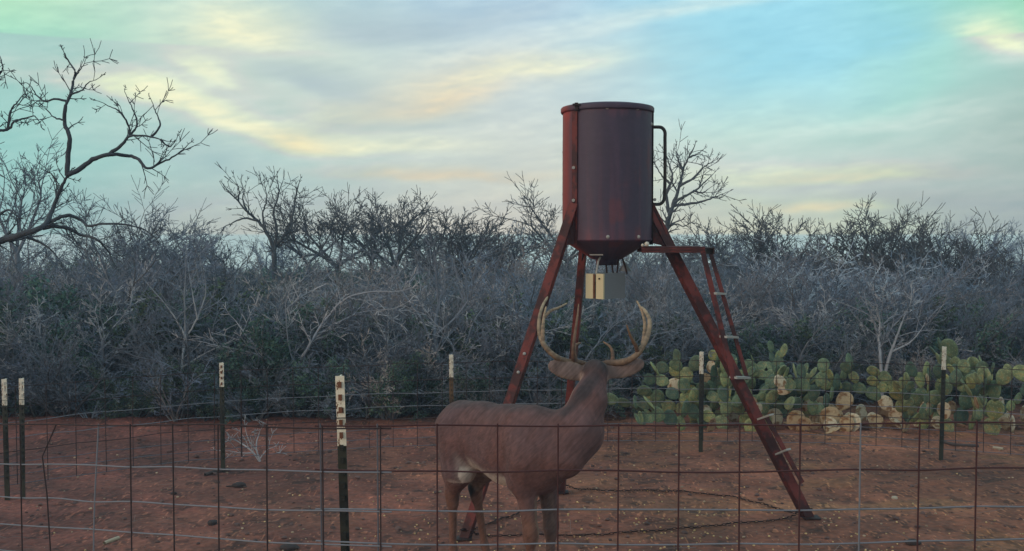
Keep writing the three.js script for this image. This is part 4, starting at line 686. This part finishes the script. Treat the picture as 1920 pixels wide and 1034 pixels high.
  beamOf(La, [[1075, 679, 5.28], [1075, 655, 5.26], [1079, 620, 5.30], [1083, 592, 5.36], [1085, 570, 5.41]], 0.011, 0.003, cB, cM); beamOf(La, [[1080, 680, 5.29], [1077, 662, 5.31], [1079, 648, 5.34], [1089, 643, 5.38]], 0.0125, 0.004, cB, cM);
  part('antler', bagGeo(La), hornMat, deer);
  const Ra = bag();
  beamOf(Ra, [[1125, 687, 5.34], [1140, 682, 5.33], [1166, 680, 5.31], [1190, 669, 5.29], [1205, 650, 5.30], [1215, 628, 5.33], [1218, 602, 5.38], [1210, 584, 5.44], [1202, 576, 5.48]], 0.0195, 0.0075, cB, cT, 0.35);
  beamOf(Ra, [[1205, 652, 5.30], [1208, 630, 5.36], [1209, 605, 5.42], [1203, 582, 5.48], [1194, 564, 5.52]], 0.0125, 0.0045, cM, cT); beamOf(Ra, [[1196, 664, 5.30], [1193, 651, 5.27], [1183, 632, 5.24], [1175, 609, 5.22]], 0.0125, 0.004, cB, cM);
  beamOf(Ra, [[1147, 684, 5.33], [1149, 668, 5.36], [1145, 652, 5.39], [1131, 641, 5.43]], 0.0125, 0.004, cB, cM);
  part('antler', bagGeo(Ra), hornMat, deer);
}

// ───────────────────────── things on the ground ─────────────────────────
function lump(name, label, category, px, py, s, mat, seed, sq = [1, 0.6, 1], group) {
  const p = onG(px, py, s * 0.25), g = new THREE.IcosahedronGeometry(1, 3), q = g.attributes.position; for (let i = 0; i < q.count; i++) { const v = V(q.getX(i), q.getY(i), q.getZ(i)), k = 0.65 + 0.7 * fbm(v.x * 1.6 + seed, v.y * 1.6, v.z * 1.6, 3); q.setXYZ(i, v.x * k * s * sq[0], v.y * k * s * sq[1], v.z * k * s * sq[2]); } g.computeVertexNormals();
  const m = new THREE.Mesh(g, mat); m.name = numbered(name); m.position.copy(p); m.castShadow = m.receiveShadow = true; scene.add(m); return tag(m, label, category, group);
}
const dung = std(0.035, 0.022, 0.02), bone = std(0.42, 0.33, 0.24);
lump('soil_clod', 'dark soil clod lying in the left foreground behind the wire panel', 'clod', 398, 987, 0.032, dung, 1);
lump('soil_clod', 'dark clump on the soil below the left white topped post', 'clod', 447, 911, 0.04, dung, 2, [1.4, 0.5, 1]);
lump('soil_clod', 'small dark clod left of the clump near the post', 'clod', 325, 932, 0.022, dung, 3);
lump('soil_clod', 'dark clod at the bottom edge left of the cream post', 'clod', 541, 1030, 0.04, dung, 4, [1.5, 0.45, 1]);
lump('soil_clod', 'dark clod at the bottom right corner', 'clod', 1712, 1024, 0.035, dung, 5, [1.3, 0.5, 1]);
lump('pale_stone', 'whitish stone alone on the soil at right', 'stone', 1678, 936, 0.022, bone, 6);
function stick(label, pts, r, mat, group) { const w = pts.map(([x, y]) => onG(x, y, r * 0.8)), m = new THREE.Mesh(tubeThrough(w, r, 6), mat); m.name = numbered('dry_stick'); scene.add(m); m.castShadow = true; return tag(m, label, 'stick', group); }
const paleWood = std(0.42, 0.33, 0.23), darkWood = std(0.07, 0.05, 0.045);
stick('short pale stick at the bottom left, under the wire', [[195, 1028], [206, 1024], [222, 1018]], 0.012, paleWood);
stick('dark stick lying at the foot of the left white topped post', [[384, 893], [400, 889], [414, 886], [430, 882]], 0.014, darkWood);
stick('dark stick on the soil right of the tallest white topped post', [[1768, 833], [1795, 838], [1835, 838]], 0.014, darkWood);
stick('pale stick at the right, beyond the far wire', [[1862, 842], [1876, 843], [1882, 844]], 0.013, paleWood);
stick('dark crossed twig by the clump near the left post', [[424, 914], [440, 912], [462, 912]], 0.006, darkWood);
tracedShrub('dead_twigs', 'small pale dead branch cluster on the soil right of the left white topped post', 'dead branch', 8.3, [488, 868], [
  [1, [488, 868], [470, 845], [445, 828], [432, 822]], [0.8, [488, 868], [480, 840], [486, 812], [494, 798]], [0.7, [486, 862], [500, 845], [515, 838]], [0.6, [474, 850], [452, 850], [430, 846]], [0.6, [482, 846], [468, 830], [462, 815]]], BK.pale, BK.pale, 0.010, 930, { twig: 0.16, dense: 8, minR: 0.0026 });
// scattered, uncounted: corn, clods, twig litter
function scatter(name, label, geo, mats, n, seed, place, size) {
  const rng = rngOf(seed), im = new THREE.InstancedMesh(geo, mats, n), q = new THREE.Quaternion(), m = new THREE.Matrix4();
  for (let i = 0; i < n; i++) { const [x, z] = place(rng), s = size(rng); q.setFromEuler(new THREE.Euler((rng() - 0.5) * 0.5, rng() * 6.283, (rng() - 0.5) * 0.5)); m.compose(V(x, groundH(x, z) + s * 0.3 * (name === 'twig_litter' ? 0.02 : 1), z), q, V(s, s, s)); im.setMatrixAt(i, m); const k = 0.6 + 0.7 * rng(); im.setColorAt(i, new THREE.Color().setRGB(k, k, k)); }
  im.name = name; im.userData = { kind: 'stuff', label }; im.castShadow = im.receiveShadow = true; scene.add(im);
}
const gauss = rng => Math.sqrt(-2 * Math.log(rng() + 1e-9)) * Math.cos(6.283 * rng());
{
  const kernel = new THREE.SphereGeometry(1, 6, 4); kernel.scale(1, 0.6, 0.75);
  scatter('corn_kernels', 'yellow corn kernels scattered on the soil around the feeder', kernel, std(0.60, 0.40, 0.17, { roughness: 0.6 }), 460, 81, rng => [0.75 + gauss(rng) * 1.25, -6.0 + gauss(rng) * 0.75], rng => 0.0055 + 0.004 * rng());
  const clod = new THREE.IcosahedronGeometry(1, 1), cp = clod.attributes.position; for (let i = 0; i < cp.count; i++) { const k = 0.75 + 0.5 * hash3(Math.round(cp.getX(i) * 50), Math.round(cp.getY(i) * 50), Math.round(cp.getZ(i) * 50)); cp.setXYZ(i, cp.getX(i) * k, cp.getY(i) * k * 0.6, cp.getZ(i) * k); } clod.computeVertexNormals();
  scatter('soil_crumbs', 'small crumbs of dry red soil and droppings', clod, std(0.12, 0.065, 0.055), 2200, 82, rng => { const d = 4 + 8 * rng() ** 1.3; return [(rng() - 0.5) * 1.15 * d, -d]; }, rng => 0.005 + 0.016 * rng() ** 4);
  scatter('leaf_litter', 'pale straw and leaf flecks on the soil', clod, std(0.36, 0.25, 0.16), 900, 84, rng => { const d = 4.4 + 6.5 * rng(); return [(rng() - 0.5) * 1.15 * d, -d]; }, rng => 0.003 + 0.008 * rng() ** 3);
  const tw = new THREE.CylinderGeometry(0.006, 0.004, 1, 5); tw.rotateZ(Math.PI / 2);
  scatter('twig_litter', 'thin dead twigs lying on the soil below the thicket', tw, std(0.17, 0.13, 0.12), 900, 83, rng => { const d = rng() < 0.5 ? 9.6 + 2.2 * rng() : 4.8 + 6 * rng(); return [(rng() - 0.5) * 1.2 * d, -d]; }, rng => 0.05 + 0.28 * rng() ** 3);
}
renderer.render(scene, camera);
